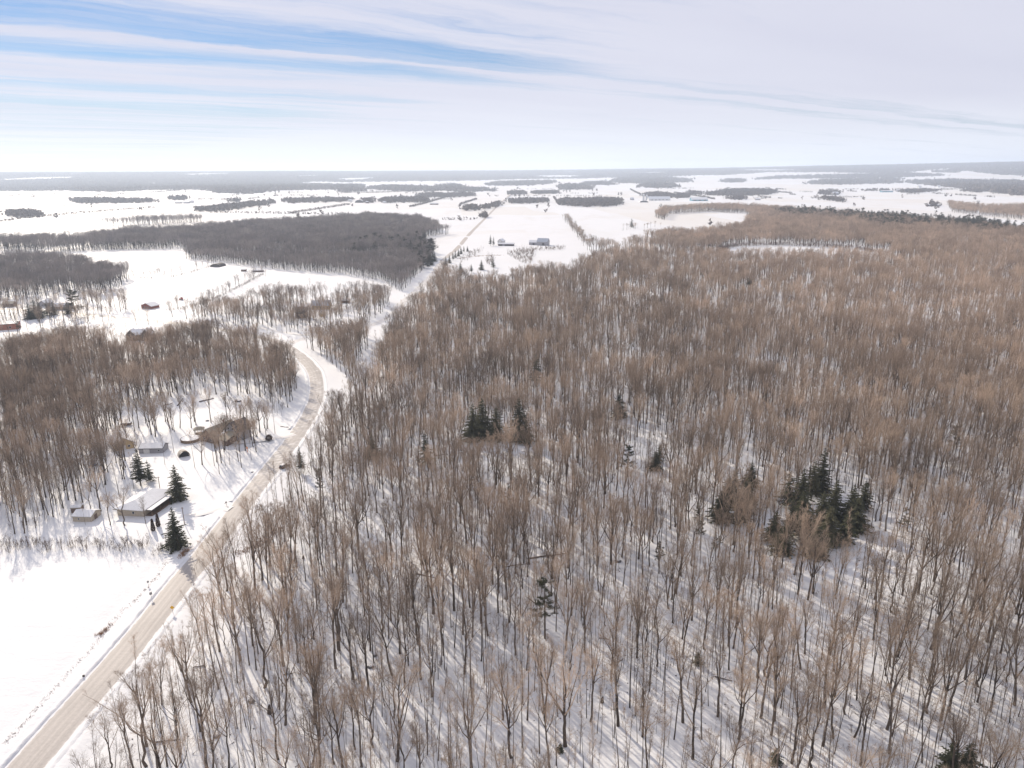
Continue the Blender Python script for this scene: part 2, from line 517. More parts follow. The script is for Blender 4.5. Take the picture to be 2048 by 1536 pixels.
MAT['grey'] = siding('grey_siding', (0.33, 0.32, 0.34), 0.2)
MAT['white'] = siding('white_siding', (0.70, 0.69, 0.67), 0.2)
MAT['darkwall'] = siding('dark_siding', (0.075, 0.065, 0.062), 0.2)
MAT['brownwall'] = siding('brown_siding', (0.15, 0.10, 0.075), 0.2)
MAT['redwall'] = siding('red_siding', (0.25, 0.085, 0.06), 0.2)
MAT['brick'] = siding('red_brick', (0.33, 0.13, 0.09), 0.075)
MAT['metal'] = siding('grey_metal_sheet', (0.42, 0.45, 0.50), 0.3, 0)
MAT['teal'] = siding('teal_metal_sheet', (0.12, 0.30, 0.38), 0.3, 0)
MAT['silver'] = plain('galvanised', (0.5, 0.5, 0.52), 0.45, 0.1, 1.0, 0.5)
MAT['glass'] = plain('window_glass', (0.03, 0.035, 0.045), 0.12, 0.1)
MAT['frame'] = plain('white_paint', (0.72, 0.71, 0.69), 0.6, 0.05)
MAT['wood'] = plain('weathered_wood', (0.17, 0.11, 0.075), 0.85, 0.25, 4.0)
MAT['fabric'] = plain('beige_canvas', (0.50, 0.46, 0.40), 0.85, 0.1)
MAT['black'] = plain('black_rubber', (0.025, 0.025, 0.027), 0.7, 0.1)
MAT['carpaint'] = plain('dark_car_paint', (0.035, 0.032, 0.035), 0.3, 0.05)
MAT['redpaint'] = plain('red_paint', (0.36, 0.06, 0.05), 0.5, 0.1)
MAT['blue'] = plain('blue_plastic', (0.10, 0.17, 0.30), 0.5, 0.15)
MAT['yellow'] = plain('yellow_reflective', (0.75, 0.42, 0.03), 0.5, 0.03)
MAT['steel'] = plain('galvanised_steel', (0.30, 0.30, 0.31), 0.5, 0.1, 2.0, 0.4)
MAT['orange'] = plain('orange_plastic', (0.75, 0.25, 0.05), 0.5, 0.05)

# ------------------------------------------------------------------ ground
az_l = np.concatenate([np.arange(-180, -62, 6.0), np.arange(-62, 62, 0.55), np.arange(62, 180, 6.0)])
rows = [1.0, 30.0, 60.0, 80.0]
while rows[-1] < 20500: rows.append(rows[-1] * 1.0115 if rows[-1] < 2000 else rows[-1] * 1.03)
rows = np.array(rows)
A, Rr = np.meshgrid(np.radians(az_l), rows)
XY = np.stack([np.sin(A) * Rr, np.cos(A) * Rr], -1).reshape(-1, 2)
Z = height(XY)
nA, nR = len(az_l), len(rows)
ii, jj = np.meshgrid(np.arange(nR - 1), np.arange(nA), indexing='ij')
j2 = (jj + 1) % nA
F = np.stack([ii * nA + jj, (ii + 1) * nA + jj, (ii + 1) * nA + j2, ii * nA + j2], -1).reshape(-1, 4)
F = F[:, ::-1]
gm = fast_mesh('snow_ground', np.column_stack([XY, Z]), F, MAT['snow'])
for p in gm.polygons: p.use_smooth = True
go = bpy.data.objects.new('snow_ground', gm); col.objects.link(go)
tag(go, 'wide snow covered ground with fields stretching to the horizon', kind='structure')


def road_strip(name, line, halfw, mat, z, label):
    V, Fs, UV = [], [], []
    acc = 0.0
    us = [-halfw, -halfw * 0.6, -halfw * 0.2, halfw * 0.2, halfw * 0.6, halfw]
    for i, p in enumerate(line):
        t = line[min(i + 1, len(line) - 1)] - line[max(i - 1, 0)]
        t = t / (np.linalg.norm(t) + 1e-9)
        nrm = np.array([t[1], -t[0]])
        if i: acc += np.linalg.norm(p - line[i - 1])
        for k, u in enumerate(us):
            q = p + nrm * u
            V.append((q[0], q[1], z + 0.05 * (1 - (u / halfw) ** 2) - (0.12 if k in (0, 5) else 0))); UV.append((u * 4.3 / halfw, acc))
    k = len(us)
    for i in range(len(line) - 1):
        for j in range(k - 1):
            Fs.append((i * k + j, i * k + j + 1, (i + 1) * k + j + 1, (i + 1) * k + j))
    me = bpy.data.meshes.new(name); me.from_pydata(V, [], Fs); me.materials.append(mat)
    ul = me.uv_layers.new(name='road')
    for lp in me.loops: ul.data[lp.index].uv = UV[lp.vertex_index]
    for p in me.polygons: p.use_smooth = True
    o = bpy.data.objects.new(name, me); col.objects.link(o)
    return tag(o, label, kind='structure')


road_strip('road', MAIN_ROAD, 4.5, MAT['road'], 0.03, 'beige packed snow road that runs up the picture and bends past the wood')
road_strip('side_road', SIDE_ROAD, 4.4, MAT['side_road'], 0.045, 'snowy side road that runs straight on between the fields')


def bank(name, line, off, label, seed, h0=.42):
    V, Fs = [], []
    for i, p in enumerate(line):
        t = line[min(i + 1, len(line) - 1)] - line[max(i - 1, 0)]; t = t / (np.linalg.norm(t) + 1e-9); nrm = np.array([t[1], -t[0]]) * np.sign(off)
        nz = mnoise.noise((p[0] * .22, p[1] * .22, seed)); n2 = mnoise.noise((p[0] * .9, p[1] * .9, seed + 3.0))
        h_ = max(.06, h0 * (.75 + .8 * nz + .6 * n2)); wo = .25 * n2
        for o_, zz_ in ((-.75 + wo * .6, -.15), (-.25 + wo, h_ * .75), (.2 + wo, h_), (.9, h_ * .45), (1.7, -.2)):
            q = p + nrm * (abs(off) + o_); V.append((q[0], q[1], zz_))
    for i in range(len(line) - 1):
        for j in range(4):
            a = i * 5 + j; f = (a, a + 1, a + 6, a + 5); Fs.append(f if off < 0 else f[::-1])
    me = bpy.data.meshes.new(name); me.from_pydata(V, [], Fs); me.materials.append(MAT['snow'])
    for p in me.polygons: p.use_smooth = True
    o = bpy.data.objects.new(name, me); col.objects.link(o)
    return tag(o, label, kind='structure')


fine_ = []
for a, b_ in zip(MAIN_ROAD[:-1], MAIN_ROAD[1:]):
    n_ = max(1, int(np.linalg.norm(b_ - a) / 1.3)); fine_ += [a + (b_ - a) * k / n_ for k in range(n_)]
fine_ = np.array(fine_)
fine_ = fine_[np.hypot(*fine_.T) < 560]
DRIVES = [smooth_line([ground(*p) for p in [(462, 1018), (440, 1016), (415, 1024), (385, 1030), (352, 1032), (325, 1026)]], 8), smooth_line([ground(*p) for p in [(588, 868), (560, 876), (525, 880), (490, 884), (468, 884)]], 8), smooth_line([ground(*p) for p in [(618, 671), (560, 664), (520, 655)]], 8)]
gate = np.array([d_[0] for d_ in DRIVES])
run, k = [], 0
for side in (1, -1):
    run = []
    for p in list(fine_) + [None]:
        if p is None or (np.hypot(*(gate - p).T).min() < 6.5 and side == -1):
            if len(run) > 4: bank('snow_bank', np.array(run), 5.1 * side, 'ploughed snow bank along the ' + ('wood' if side > 0 else 'field') + ' side of the road', 3 * side + k); k += 1
            run = []
        else: run.append(p)
for i, d_ in enumerate(DRIVES): road_strip('driveway', d_, 2.0, MAT['drive'], 0.20, ['rutted snowy driveway up to the low bungalow', 'rutted snowy driveway to the gabled house', 'narrow snowy lane at the junction'][i])


# ------------------------------------------------------------------ tree builders
def unit(v): return v / (np.linalg.norm(v) + 1e-9)


def limb(mb, p, d, L, r, r_end, sides, nseg, wob, upw, rg):
    pts, rad = [p], [r]
    d = unit(d)
    for i in range(nseg):
        d = unit(d + rg.normal(0, wob, 3) + np.array([0, 0, upw]))
        p = p + d * L / nseg
        pts.append(p); rad.append(r + (r_end - r) * ((i + 1) / nseg) ** 0.8)
    mb.tube(pts, rad, sides)
    return pts, rad, d


def along(pts, t):
    f = t * (len(pts) - 1); i = min(int(f), len(pts) - 2); a = f - i
    return pts[i] * (1 - a) + pts[i + 1] * a, unit(pts[i + 1] - pts[i])


def side_dir(d, ang, rg):
    a = unit(np.cross(d, unit(rg.normal(0, 1, 3))))
    return unit(d * math.cos(ang) + a * math.sin(ang))


def twigs(mb, pts, n, L, wd, rg, t0=0.25, ang=(0.4, 1.0)):
    for _ in range(n):
        p, d = along(pts, t0 + (1 - t0) * rg.random())
        dd = unit(side_dir(d, rg.uniform(*ang), rg) + np.array([0, 0, 0.25]))
        s = unit(np.cross(dd, rg.normal(0, 1, 3)))
        mb.blade(p, dd, L * rg.uniform(0.6, 1.3), wd, s)


def broad_tree(seed, H, r, fork, nl, spread, lean=0.0, wiggle=0.05, dens=1.0):
    """a bare broadleaf: clear stem, limbs fanning up from the fork, branches, twigs"""
    rg = np.random.default_rng(seed)
    tr, cr = MB(), MB()
    hf = H * fork
    pts = [np.array([0, 0, -0.4])]; rad = [r * 1.35]
    p = np.array([0, 0, 0.0]); n = 6
    off = rg.normal(0, wiggle * 0.4, (n, 2))
    for i in range(n + 1):
        t = i / n
        q = np.array([lean * hf * t, 0, hf * t]) + (np.array([*off[min(i, n - 1)], 0]) * hf * 0.35 * (t > 0))
        pts.append(q); rad.append(r * (1.15 if i == 0 else 1.0 - 0.35 * t))
    # the leader goes on into the crown
    top = pts[-1]; d = unit(pts[-1] - pts[-2])
    tp, trd = [top], [rad[-1]]
    lead = H * (1 - fork) * 0.85
    for i in range(5):
        d = unit(d + rg.normal(0, 0.13, 3) + np.array([0, 0, 0.12])); tp.append(tp[-1] + d * lead / 5); trd.append(max(rad[-1] * (1 - (i + 1) / 5.5), 0.02))
    tr.tube(pts + tp[1:], rad + trd[1:], 7)
    base_a = rg.uniform(0, 6.28)
    limbs = [(tp, trd)]
    for k in range(nl):
        t = k / max(nl - 1, 1)
        if t < 0.45: p0, rr = along(pts, 0.80 + 0.2 * rg.random())[0], rad[-1] * 0.72
        else: p0, rr = along(tp, rg.uniform(0.0, 0.55))[0], rad[-1] * 0.5
        a = base_a + k * 2.4 + rg.normal(0, 0.3)
        sp = spread * rg.uniform(0.65, 1.3)
        d0 = np.array([math.cos(a) * math.sin(sp), math.sin(a) * math.sin(sp), math.cos(sp)])
        Lk = (H - p0[2]) * rg.uniform(0.72, 0.98) / max(math.cos(sp * 0.7), 0.5)
        lp, lr, _ = limb(tr if t < 0.3 else cr, p0, d0, Lk, rr, 0.018, 5, 6, 0.10, 0.07, rg)
        limbs.append((lp, lr))
    for lp, lr in limbs:
        Ll = sum(np.linalg.norm(b - a) for a, b in zip(lp[:-1], lp[1:]))
        nb = int(7 + Ll * 0.75 * dens)
        for b in range(nb):
            t = rg.uniform(0.18, 0.98)
            p0, d0 = along(lp, t)
            Lb = Ll * (1.05 - t) * rg.uniform(0.28, 0.5) + 0.5
            bp, br, _ = limb(cr, p0, side_dir(d0, rg.uniform(0.4, 0.85), rg), Lb, max(0.029 * (1.1 - t), 0.012), 0.006, 3, 3, 0.14, 0.12, rg)
            twigs(cr, bp, int(10 * dens), 0.95, 0.0165, rg)
            for s in range(3):
                p1, d1 = along(bp, rg.uniform(0.3, 0.9))
                sp_, _, _ = limb(cr, p1, side_dir(d1, rg.uniform(0.4, 0.8), rg), Lb * 0.5, 0.013, 0.006, 3, 2, 0.15, 0.12, rg)
                twigs(cr, sp_, int(5 * dens), 0.75, 0.017, rg)
    return tr, cr


def slender_tree(seed, H, r, clear, width, lean=0.0, dens=1.0):
    """a forest pole: one leader, short rising branches in its upper part"""
    rg = np.random.default_rng(seed)
    tr, cr = MB(), MB()
    n = 9
    pts = [np.array([0, 0, -0.4])]; rad = [r * 1.25]
    q = np.zeros(3); d = unit(np.array([lean, 0, 1.0]))
    for i in range(n + 1):
        pts.append(q); rad.append(max(r * (1.1 - 1.0 * (i / n) ** 0.9), 0.018))
        d = unit(d + np.array([*rg.normal(0, 0.013, 2), 0.02])); q = q + d * H / n
    tr.tube(pts, rad, 6)
    stem = pts[1:]
    nb = int(18 * dens) + 6
    for b in range(nb):
        t = clear + (0.99 - clear) * (b + rg.random()) / nb
        p0, d0 = along(stem, t)
        k = (t - clear) / (1 - clear)
        Lb = width * (0.45 + 1.1 * k * (1 - k) * 2 + 0.15) * rg.uniform(0.6, 1.25)
        bp, _, _ = limb(cr, p0, side_dir(d0, rg.uniform(0.45, 0.85), rg), Lb, 0.027 * (1.15 - k), 0.007, 3, 4, 0.12, 0.14, rg)
        twigs(cr, bp, int(10 * dens), 0.9, 0.0165, rg, 0.15)
        for s in range(2):
            p1, d1 = along(bp, rg.uniform(0.25, 0.85))
            sp_, _, _ = limb(cr, p1, side_dir(d1, rg.uniform(0.4, 0.8), rg), Lb * 0.45, 0.012, 0.006, 3, 2, 0.15, 0.12, rg)
            twigs(cr, sp_, int(6 * dens), 0.75, 0.017, rg)
    return tr, cr


def sapling(seed, H, stems, dens=1.0):
    rg = np.random.default_rng(seed)
    tr, cr = MB(), MB()
    for s in range(stems):
        a = rg.uniform(0, 6.28); sp = 0.0 if stems == 1 else rg.uniform(0.05, 0.38)
        d = np.array([math.cos(a) * math.sin(sp), math.sin(a) * math.sin(sp), math.cos(sp)])
        p0 = np.array([*(rg.normal(0, 0.25, 2) * (stems > 1)), -0.2])
        pts, rad, _ = limb(tr, p0, d, H * rg.uniform(0.65, 1.0), 0.055 if stems < 3 else 0.035, 0.012, 4, 5, 0.05, 0.05, rg)
        for b in range(int(9 * dens)):
            t = rg.uniform(0.25, 0.97); q, dd = along(pts, t)
            bp, _, _ = limb(cr, q, side_dir(dd, rg.uniform(0.4, 0.8), rg), H * 0.24 * (1.2 - t), 0.016, 0.007, 3, 2, 0.12, 0.12, rg)
            twigs(cr, bp, int(7 * dens), 0.55, 0.024, rg)
    return tr, cr


def spruce(seed, H, rb, base=0.05, droop=0.25, ragged=0.25, nlev=24, gap=0.0):
    """spruce: stem and whorls of drooping boughs with needle sprays"""
    rg = np.random.default_rng(seed)
    tr, cr = MB(), MB()
    tr.tube([np.array([0, 0, -0.3]), np.array([0, 0, H * 0.5]), np.array([0, 0, H * 0.98])], [H * 0.014 + 0.05, H * 0.009 + 0.02, 0.02], 7)
    for i in range(nlev):
        t = i / (nlev - 1)
        z = H * (base + (0.985 - base) * t)
        Lr = rb * ((1 - t) ** 0.82) * (1.0 if t > 0.12 else 0.75 + 2 * t) + 0.18
        nb = max(5, int(10 - 4 * t))
        a0 = rg.uniform(0, 6.28)
        for k in range(nb):
            if rg.random() < gap: continue
            a = a0 + 6.283 * k / nb + rg.normal(0, 0.16)
            L = Lr * (1 + rg.normal(0, ragged) * 0.8)
            if L < 0.15: continue
            zz0 = z + rg.normal(0, 0.15)
            o = np.array([math.cos(a), math.sin(a), 0.0]); sd = np.array([-math.sin(a), math.cos(a), 0.0])
            ns = 4 if L > 1.2 else 2
            prev = np.array([0, 0, zz0]); upk = 0.25 * (t ** 1.5)
            for s in range(ns):
                f = (s + 1) / ns
                cur = np.array([0, 0, zz0]) + o * L * f + np.array([0, 0, L * (upk * f - droop * f * f * (1.3 - 0.5 * t) + 0.10 * f ** 4)])
                wd = L * 0.16 * (1.15 - f * 0.75) + 0.10
                hang = 0.10 + 0.10 * L * (1 - f * 0.6)
                mid = (prev + cur) / 2
                for sg in (-1, 1):
                    tipp = mid + o * L * 0.16 + sd * sg * wd * rg.uniform(1.2, 2.1) + np.array([0, 0, -hang * rg.uniform(0.6, 1.5)])
                    cr.add([prev, cur, tipp], [(0, 1, 2)])
                    tip2 = cur + o * L * 0.10 + sd * sg * wd * rg.uniform(0.7, 1.5) + np.array([0, 0, -hang * rg.uniform(0.3, 1.4)])
                    cr.add([mid, cur, tip2], [(0, 1, 2)])
                cr.add([prev, cur, mid + np.array([0, 0, -hang * 1.6]) + sd * rg.normal(0, 0.1)], [(0, 1, 2)])
                prev = cur
    return tr, cr


def pine(seed, H, r, base, wid, n=46):
    """pine: bare lower stem, uneven plates of needle tufts on limbs"""
    rg = np.random.default_rng(seed)
    tr, cr = MB(), MB()
    tr.tube([np.array([0, 0, -0.3]), np.array([0.1, 0.05, H * 0.5]), np.array([0.2, -0.1, H * 0.97])], [r, r * 0.7, 0.03], 7)
    for i in range(n):
        t = base + (1 - base) * rg.random() ** 0.85
        a = rg.uniform(0, 6.28)
        k = (t - base) / (1 - base)
        L = wid * (1.0 - 0.62 * k) * rg.uniform(0.45, 1.15)
        p0 = np.array([0.1, 0, H * t])
        pts, _, _ = limb(tr, p0, np.array([math.cos(a), math.sin(a), 0.18]), L, 0.05, 0.015, 3, 3, 0.08, 0.05, rg)
        for s in range(9):
            c, d = along(pts, rg.uniform(0.35, 1.0))
            for q in range(7):
                dd = unit(rg.normal(0, 1, 3) + np.array([0, 0, 0.5]))
                sdv = unit(np.cross(dd, rg.normal(0, 1, 3)))
                cr.blade(c + rg.normal(0, 0.12, 3), dd, rg.uniform(0.35, 0.7), 0.11, sdv)
    return tr, cr


def columnar(seed, H, r):
    rg = np.random.default_rng(seed)
    tr, cr = MB(), MB()
    tr.tube([np.array([0, 0, -0.2]), np.array([0, 0, H * 0.9])], [0.12, 0.03], 6)
    for i in range(900):
        t = rg.random() ** 1.2
        rr = r * (min(1, t * 6 + 0.55)) * (1 - t) ** 0.6
        a = rg.uniform(0, 6.28)
        p = np.array([math.cos(a) * rr, math.sin(a) * rr, H * t]) * 1.0
        o = np.array([math.cos(a), math.sin(a), 1.6])
        cr.blade(p * np.array([.75, .75, 1]), unit(o + rg.normal(0, 0.35, 3)), rg.uniform(0.3, 0.55), 0.2, unit(np.cross(o, rg.normal(0, 1, 3))))
    return tr, cr


# ------------------------------------------------------------------ tree kinds: each first appears as a real tree below
BROAD = [broad_tree(11, 21, 0.30, 0.46, 7, 0.42), broad_tree(12, 20, 0.26, 0.52, 6, 0.36, 0.03), broad_tree(13, 22, 0.34, 0.38, 8, 0.48),
         broad_tree(14, 19, 0.24, 0.42, 6, 0.50, -0.05, 0.10), broad_tree(15, 21, 0.27, 0.30, 5, 0.26, 0.04), broad_tree(16, 18, 0.22, 0.55, 7, 0.55, 0.02, 0.08)]
SLIM = [slender_tree(21, 20, 0.14, 0.58, 2.0), slender_tree(22, 18, 0.11, 0.60, 1.6, 0.03), slender_tree(23, 21, 0.17, 0.56, 2.4, -0.02),
        slender_tree(24, 16, 0.09, 0.58, 1.3, 0.01), slender_tree(25, 19, 0.13, 0.68, 1.9, -0.03)]
POL = [slender_tree(26, 13, 0.065, 0.50, 0.85, 0.01, 0.7), slender_tree(27, 15, 0.075, 0.58, 1.0, -0.02, 0.7), slender_tree(28, 10, 0.05, 0.40, 0.75, 0.02, 0.6)]
SAP = [sapling(31, 7, 1), sapling(32, 5, 3), sapling(33, 9, 1), sapling(34, 4, 5), sapling(35, 6, 2)]
SPR = [spruce(41, 15, 4.0), spruce(42, 14, 3.6, 0.08, 0.30, 0.3), spruce(43, 16, 3.4, 0.2, 0.22, 0.35, 22, 0.15), spruce(44, 12, 3.2, 0.12, 0.28, 0.4, 20, 0.22)]
PIN = [pine(51, 17, 0.24, 0.40, 3.8, 48), pine(52, 13, 0.2, 0.2, 4.4, 60), pine(53, 16, 0.2, 0.45, 3.0, 26)]
CED = [columnar(61, 4.4, 0.85), columnar(62, 4.8, 0.85)]


def as_meshes(kinds, tm, cm, nm):
    return [(t.mesh(nm + '_trunk', MAT[tm]), c.mesh(nm + '_crown', MAT[cm])) for t, c in kinds]


K = {'broad': as_meshes(BROAD, 'trunk', 'twig', 'broad'), 'slim': as_meshes(SLIM, 'trunk', 'twig', 'slim'), 'pole': as_meshes(POL, 'trunk', 'twig', 'pole'), 'sap': as_meshes(SAP, 'brush', 'brush', 'sapling'),
     'spruce': as_meshes(SPR, 'trunk', 'needle', 'spruce'), 'pine': as_meshes(PIN, 'trunk', 'pine', 'pine'), 'cedar': as_meshes(CED, 'trunk', 'cedar', 'cedar')}
KH = {'broad': [21, 20, 22, 19, 21, 18], 'slim': [20, 18, 21, 16, 19], 'pole': [13, 15, 10], 'sap': [7, 5, 9, 4, 6], 'spruce': [15, 14, 16, 12], 'pine': [17, 13, 16], 'cedar': [4.4, 4.8]}
SRC = {k: [None] * len(v) for k, v in K.items()}
TAKEN = []                                     # ground points already holding a tree of its own


def plant(kind, var, x, y, H, rz, name, label, cat, group=None, lean=(0, 0), wide=1.0, z=None):
    """one tree of its own: an Empty at its foot with trunk and crown"""
    s = H / KH[kind][var]
    o = empty(name, (x, y, (z_at(x, y) if z is None else z) - 0.05), 0, label, cat, group)
    o.rotation_euler = (lean[1], lean[0], rz)
    o.rotation_mode = 'ZYX'
    o.scale = (s * wide, s * wide, s)
    tme, cme = K[kind][var]
    t = bpy.data.objects.new('trunk', tme); c = bpy.data.objects.new('crown', cme)
    for q in (t, c): col.objects.link(q); q.parent = o
    if SRC[kind][var] is None: SRC[kind][var] = (t, c)
    TAKEN.append((x, y))
    return o


# ------------------------------------------------------------------ buildings
def house(name, label, cat, px, w_, d_, wall_h, roof_h, rz, wall, roof, ridge='y', hip=0.0, over=0.5, snow=True, windows=(), chimney=False, door=None, z=None, group=None):
    """px: foot of the middle of the front wall in the photograph; local x along the front, y away from the camera; ridge along 'x' or 'y'"""
    c = ground(*px) if len(px) == 2 else np.array(px[:2])
    rz = R(rz)
    zc = z_at(*c) if z is None else z
    o = empty(name, (c[0], c[1], zc - 0.15), rz, label, cat, group)
    hw = w_ / 2
    # walls with gable ends
    m = MB()
    m.box(-hw, hw, 0, d_, 0, wall_h)
    if not hip:
        if ridge == 'y':
            for y in (0.0, d_):
                m.add([(-hw, y, wall_h), (hw, y, wall_h), (0, y, wall_h + roof_h)], [(0, 1, 2) if y == 0 else (2, 1, 0)])
        else:
            for x in (-hw, hw):
                m.add([(x, 0, wall_h), (x, d_, wall_h), (x, d_ / 2, wall_h + roof_h)], [(0, 1, 2) if x > 0 else (2, 1, 0)])
    m.build('wall', MAT[wall], o)

    def slopes(dz, inset, th):
        """the roof as closed slabs"""
        b = MB()
        x0, x1, y0, y1 = -hw - over + inset, hw + over - inset, -over + inset, d_ + over - inset
        if hip:
            k = hip
            if ridge == 'y': ra, rb_ = (0, y0 + k), (0, y1 - k)
            else: ra, rb_ = (x0 + k, d_ / 2), (x1 - k, d_ / 2)
            zt = wall_h + roof_h + dz; zb = wall_h - 0.05 + dz
            top = [(x0, y0, zb), (x1, y0, zb), (x1, y1, zb), (x0, y1, zb), (*ra, zt), (*rb_, zt)]
            bot = [(x0, y0, zb - th), (x1, y0, zb - th), (x1, y1, zb - th), (x0, y1, zb - th)]
            fs = [(0, 1, 4), (1, 2, 5, 4), (2, 3, 5), (3, 0, 4, 5)] if ridge == 'y' else [(0, 1, 5, 4), (1, 2, 5), (2, 3, 4, 5), (3, 0, 4)]
            fs += [(6, 7, 1, 0), (7, 8, 2, 1), (8, 9, 3, 2), (9, 6, 0, 3), (9, 8, 7, 6)]
            b.add(top + bot, fs)
        else:
            half = (hw if ridge == 'y' else d_ / 2)
            sl = roof_h / half
            zt = wall_h + roof_h + dz; zb = zt - sl * (half + over - inset)
            if ridge == 'y':
                for s in (-1, 1):
                    xe = s * (hw + over - inset)
                    q = [(0, y0, zt), (xe, y0, zb), (xe, y1, zb), (0, y1, zt)]
                    b.add(q + [(x, y, z_ - th) for x, y, z_ in q], [(0, 1, 2, 3), (7, 6, 5, 4), (0, 4, 5, 1), (1, 5, 6, 2), (2, 6, 7, 3)])
            else:
                ym = d_ / 2
                for s in (-1, 1):
                    ye = ym + s * (ym + over - inset)
                    q = [(x0, ym, zt), (x1, ym, zt), (x1, ye, zb), (x0, ye, zb)]
                    b.add(q + [(x, y, z_ - th) for x, y, z_ in q], [(0, 1, 2, 3), (7, 6, 5, 4), (0, 4, 5, 1), (1, 5, 6, 2), (2, 6, 7, 3), (3, 7, 4, 0)])
        return b
    rf = slopes(0.10, 0, 0.16).build('roof', MAT[roof], o)
    if snow: slopes(0.28, 0.12, 0.17).build('snow_cover', MAT['snowcap'], rf)
    if chimney:
        cx, cyy, hh = chimney
        MB().box(cx - 0.35, cx + 0.35, cyy - 0.35, cyy + 0.35, wall_h, wall_h + roof_h + hh).build('chimney', MAT['brick'], rf)
    # windows: (side, offset, sill height, width, height)
    for side, off, zs, ww, wh in windows:
        fm, pm = MB(), MB()
        if side == 'f': fm.box(off - ww / 2, off + ww / 2, -0.06, 0.02, zs, zs + wh); pm.box(off - ww / 2 + .08, off + ww / 2 - .08, -0.075, -0.05, zs + .08, zs + wh - .08)
        elif side == 'r': fm.box(hw - 0.02, hw + 0.06, off - ww / 2, off + ww / 2, zs, zs + wh); pm.box(hw + 0.05, hw + 0.075, off - ww / 2 + .08, off + ww / 2 - .08, zs + .08, zs + wh - .08)
        else: fm.box(-hw - 0.06, -hw + 0.02, off - ww / 2, off + ww / 2, zs, zs + wh); pm.box(-hw - 0.075, -hw - 0.05, off - ww / 2 + .08, off + ww / 2 - .08, zs + .08, zs + wh - .08)
        q = fm.build('window', MAT['frame'], o); pm.build('pane', MAT['glass'], q)
    if door:
        side, off, ww, wh, dm = door
        dmb = MB()
        if side == 'f': dmb.box(off - ww / 2, off + ww / 2, -0.07, 0.02, 0.15, 0.15 + wh)
        else: dmb.box(hw - 0.02, hw + 0.07, off - ww / 2, off + ww / 2, 0.15, 0.15 + wh)
        dmb.build('door', MAT[dm], o)
    return o


def quonset(name, label, cat, px, w_, d_, h_, rz, mat, snow=False):
    c = ground(*px); o = empty(name, (c[0], c[1], z_at(*c) - 0.1), R(rz), label, cat)
    n = 12
    def shell(r1, r2, y0, y1, a0=0, a1=n):
        b = MB()
        for i in range(a0, a1):
            q0, q1 = math.pi * i / n, math.pi * (i + 1) / n
            P = lambda q, k, y: (-math.cos(q) * (w_ / 2) * k, y, math.sin(q) * h_ * k)
            b.add([P(q0, r2, y0), P(q1, r2, y0), P(q1, r2, y1), P(q0, r2, y1), P(q0, r1, y0), P(q1, r1, y0), P(q1, r1, y1), P(q0, r1, y1)],
                  [(0, 3, 2, 1), (4, 5, 6, 7), (0, 1, 5, 4), (2, 3, 7, 6)])
        return b
    sh = shell(0.96, 1.0, 0, d_).build('shell', MAT[mat], o)
    poly = [(-math.cos(math.pi * i / n) * w_ / 2 * 0.955, math.sin(math.pi * i / n) * h_ * 0.955) for i in range(n + 1)]
    for y in (0.15, d_ - 0.15): MB().add([(x, y, z) for x, z in poly], [tuple(range(n + 1)) if y < 1 else tuple(reversed(range(n + 1)))]).build('end_wall', MAT['darkwall'], o)
    if snow: shell(1.005, 1.05, 0.1, d_ - 0.1, 3, 9).build('snow_cover', MAT['snowcap'], sh)
    return o


# the yards beside the road bend
house('bungalow', 'low tan bungalow under a snowy hipped roof beside two tall spruces', 'house', (262, 1034), 10.5, 17.0, 2.7, 2.0, -9, 'tan', 'shingle', 'y', 4.2, 0.9,
      windows=[('f', 1.2, 1.0, 0.9, 1.0), ('r', 4.0, 0.9, 1.6, 1.3), ('r', 12.0, 0.9, 1.8, 1.3)], door=('r', 8.0, 1.0, 2.0, 'white'))
o = bpy.data.objects['bungalow']
for yy in (7.0, 10.2): MB().box(-1.95, -1.6, yy, yy + 0.35, 3.3, 4.3).build('roof_vent', MAT['black'], o)
pm = MB(); pm.box(5.26, 8.3, 0.6, 15.5, 2.45, 2.6); p_ = pm.build('porch_roof', MAT['shingle_dark'], o)
for yy in (0.8, 5.5, 10.5, 15.2): MB().box(8.0, 8.15, yy, yy + .15, 0, 2.45).build('porch_post', MAT['wood'], o)
MB().box(5.3, 8.2, 0.7, 15.4, 0, 0.35).build('porch_floor', MAT['wood'], o)
MB().box(5.4, 8.2, 0.7, 15.4, 2.6, 2.72).build('snow_cover', MAT['snowcap'], p_)

house('garden_shed', 'small tan shed with snowy roof near the low hipped bungalow', 'shed', (165, 1044), 6.9, 5.6, 2.2, 1.1, -4, 'tan', 'shingle', 'x', 0, 0.35, windows=[('f', -1.2, 0.9, 0.7, 0.7)], door=('r', 2.6, 1.6, 1.9, 'brownwall'))
house('wood_shed', 'tiny brown lean-to peeking out behind the small tan shed', 'shed', (153, 1026), 3.6, 2.2, 2.2, 0.5, 4, 'brownwall', 'shingle', 'x', 0, 0.2)

hb = house('gabled_house', 'large house with brown roofs and grey gable among yard trees', 'house', (416, 884), 9.0, 14.0, 3.0, 3.8, -27, 'brownwall', 'shingle', 'y', 0, 0.6, False,
           windows=[('f', -2.2, 1.0, 1.3, 1.2), ('f', 2.2, 1.0, 1.3, 1.2), ('r', 4.0, 1.0, 1.6, 1.3)], chimney=(-2.2, 12.0, 0.4))
wg = MB(); wg.box(4.6, 11.6, 0.6, 6.6, 0, 2.7)
wg.build('wing_wall', MAT['brownwall'], hb)
gw = MB(); gw.box(4.5, 12.0, 6.5, 15.0, 0.05, 5.4); gw.add([(4.5, 6.5, 5.4), (12.0, 6.5, 5.4), (8.25, 6.5, 8.9)], [(0, 1, 2)]); gw.add([(4.5, 15, 5.4), (12.0, 15, 5.4), (8.25, 15, 8.9)], [(2, 1, 0)])
gw.build('gable_wall', MAT['grey'], hb)
rr_ = MB()
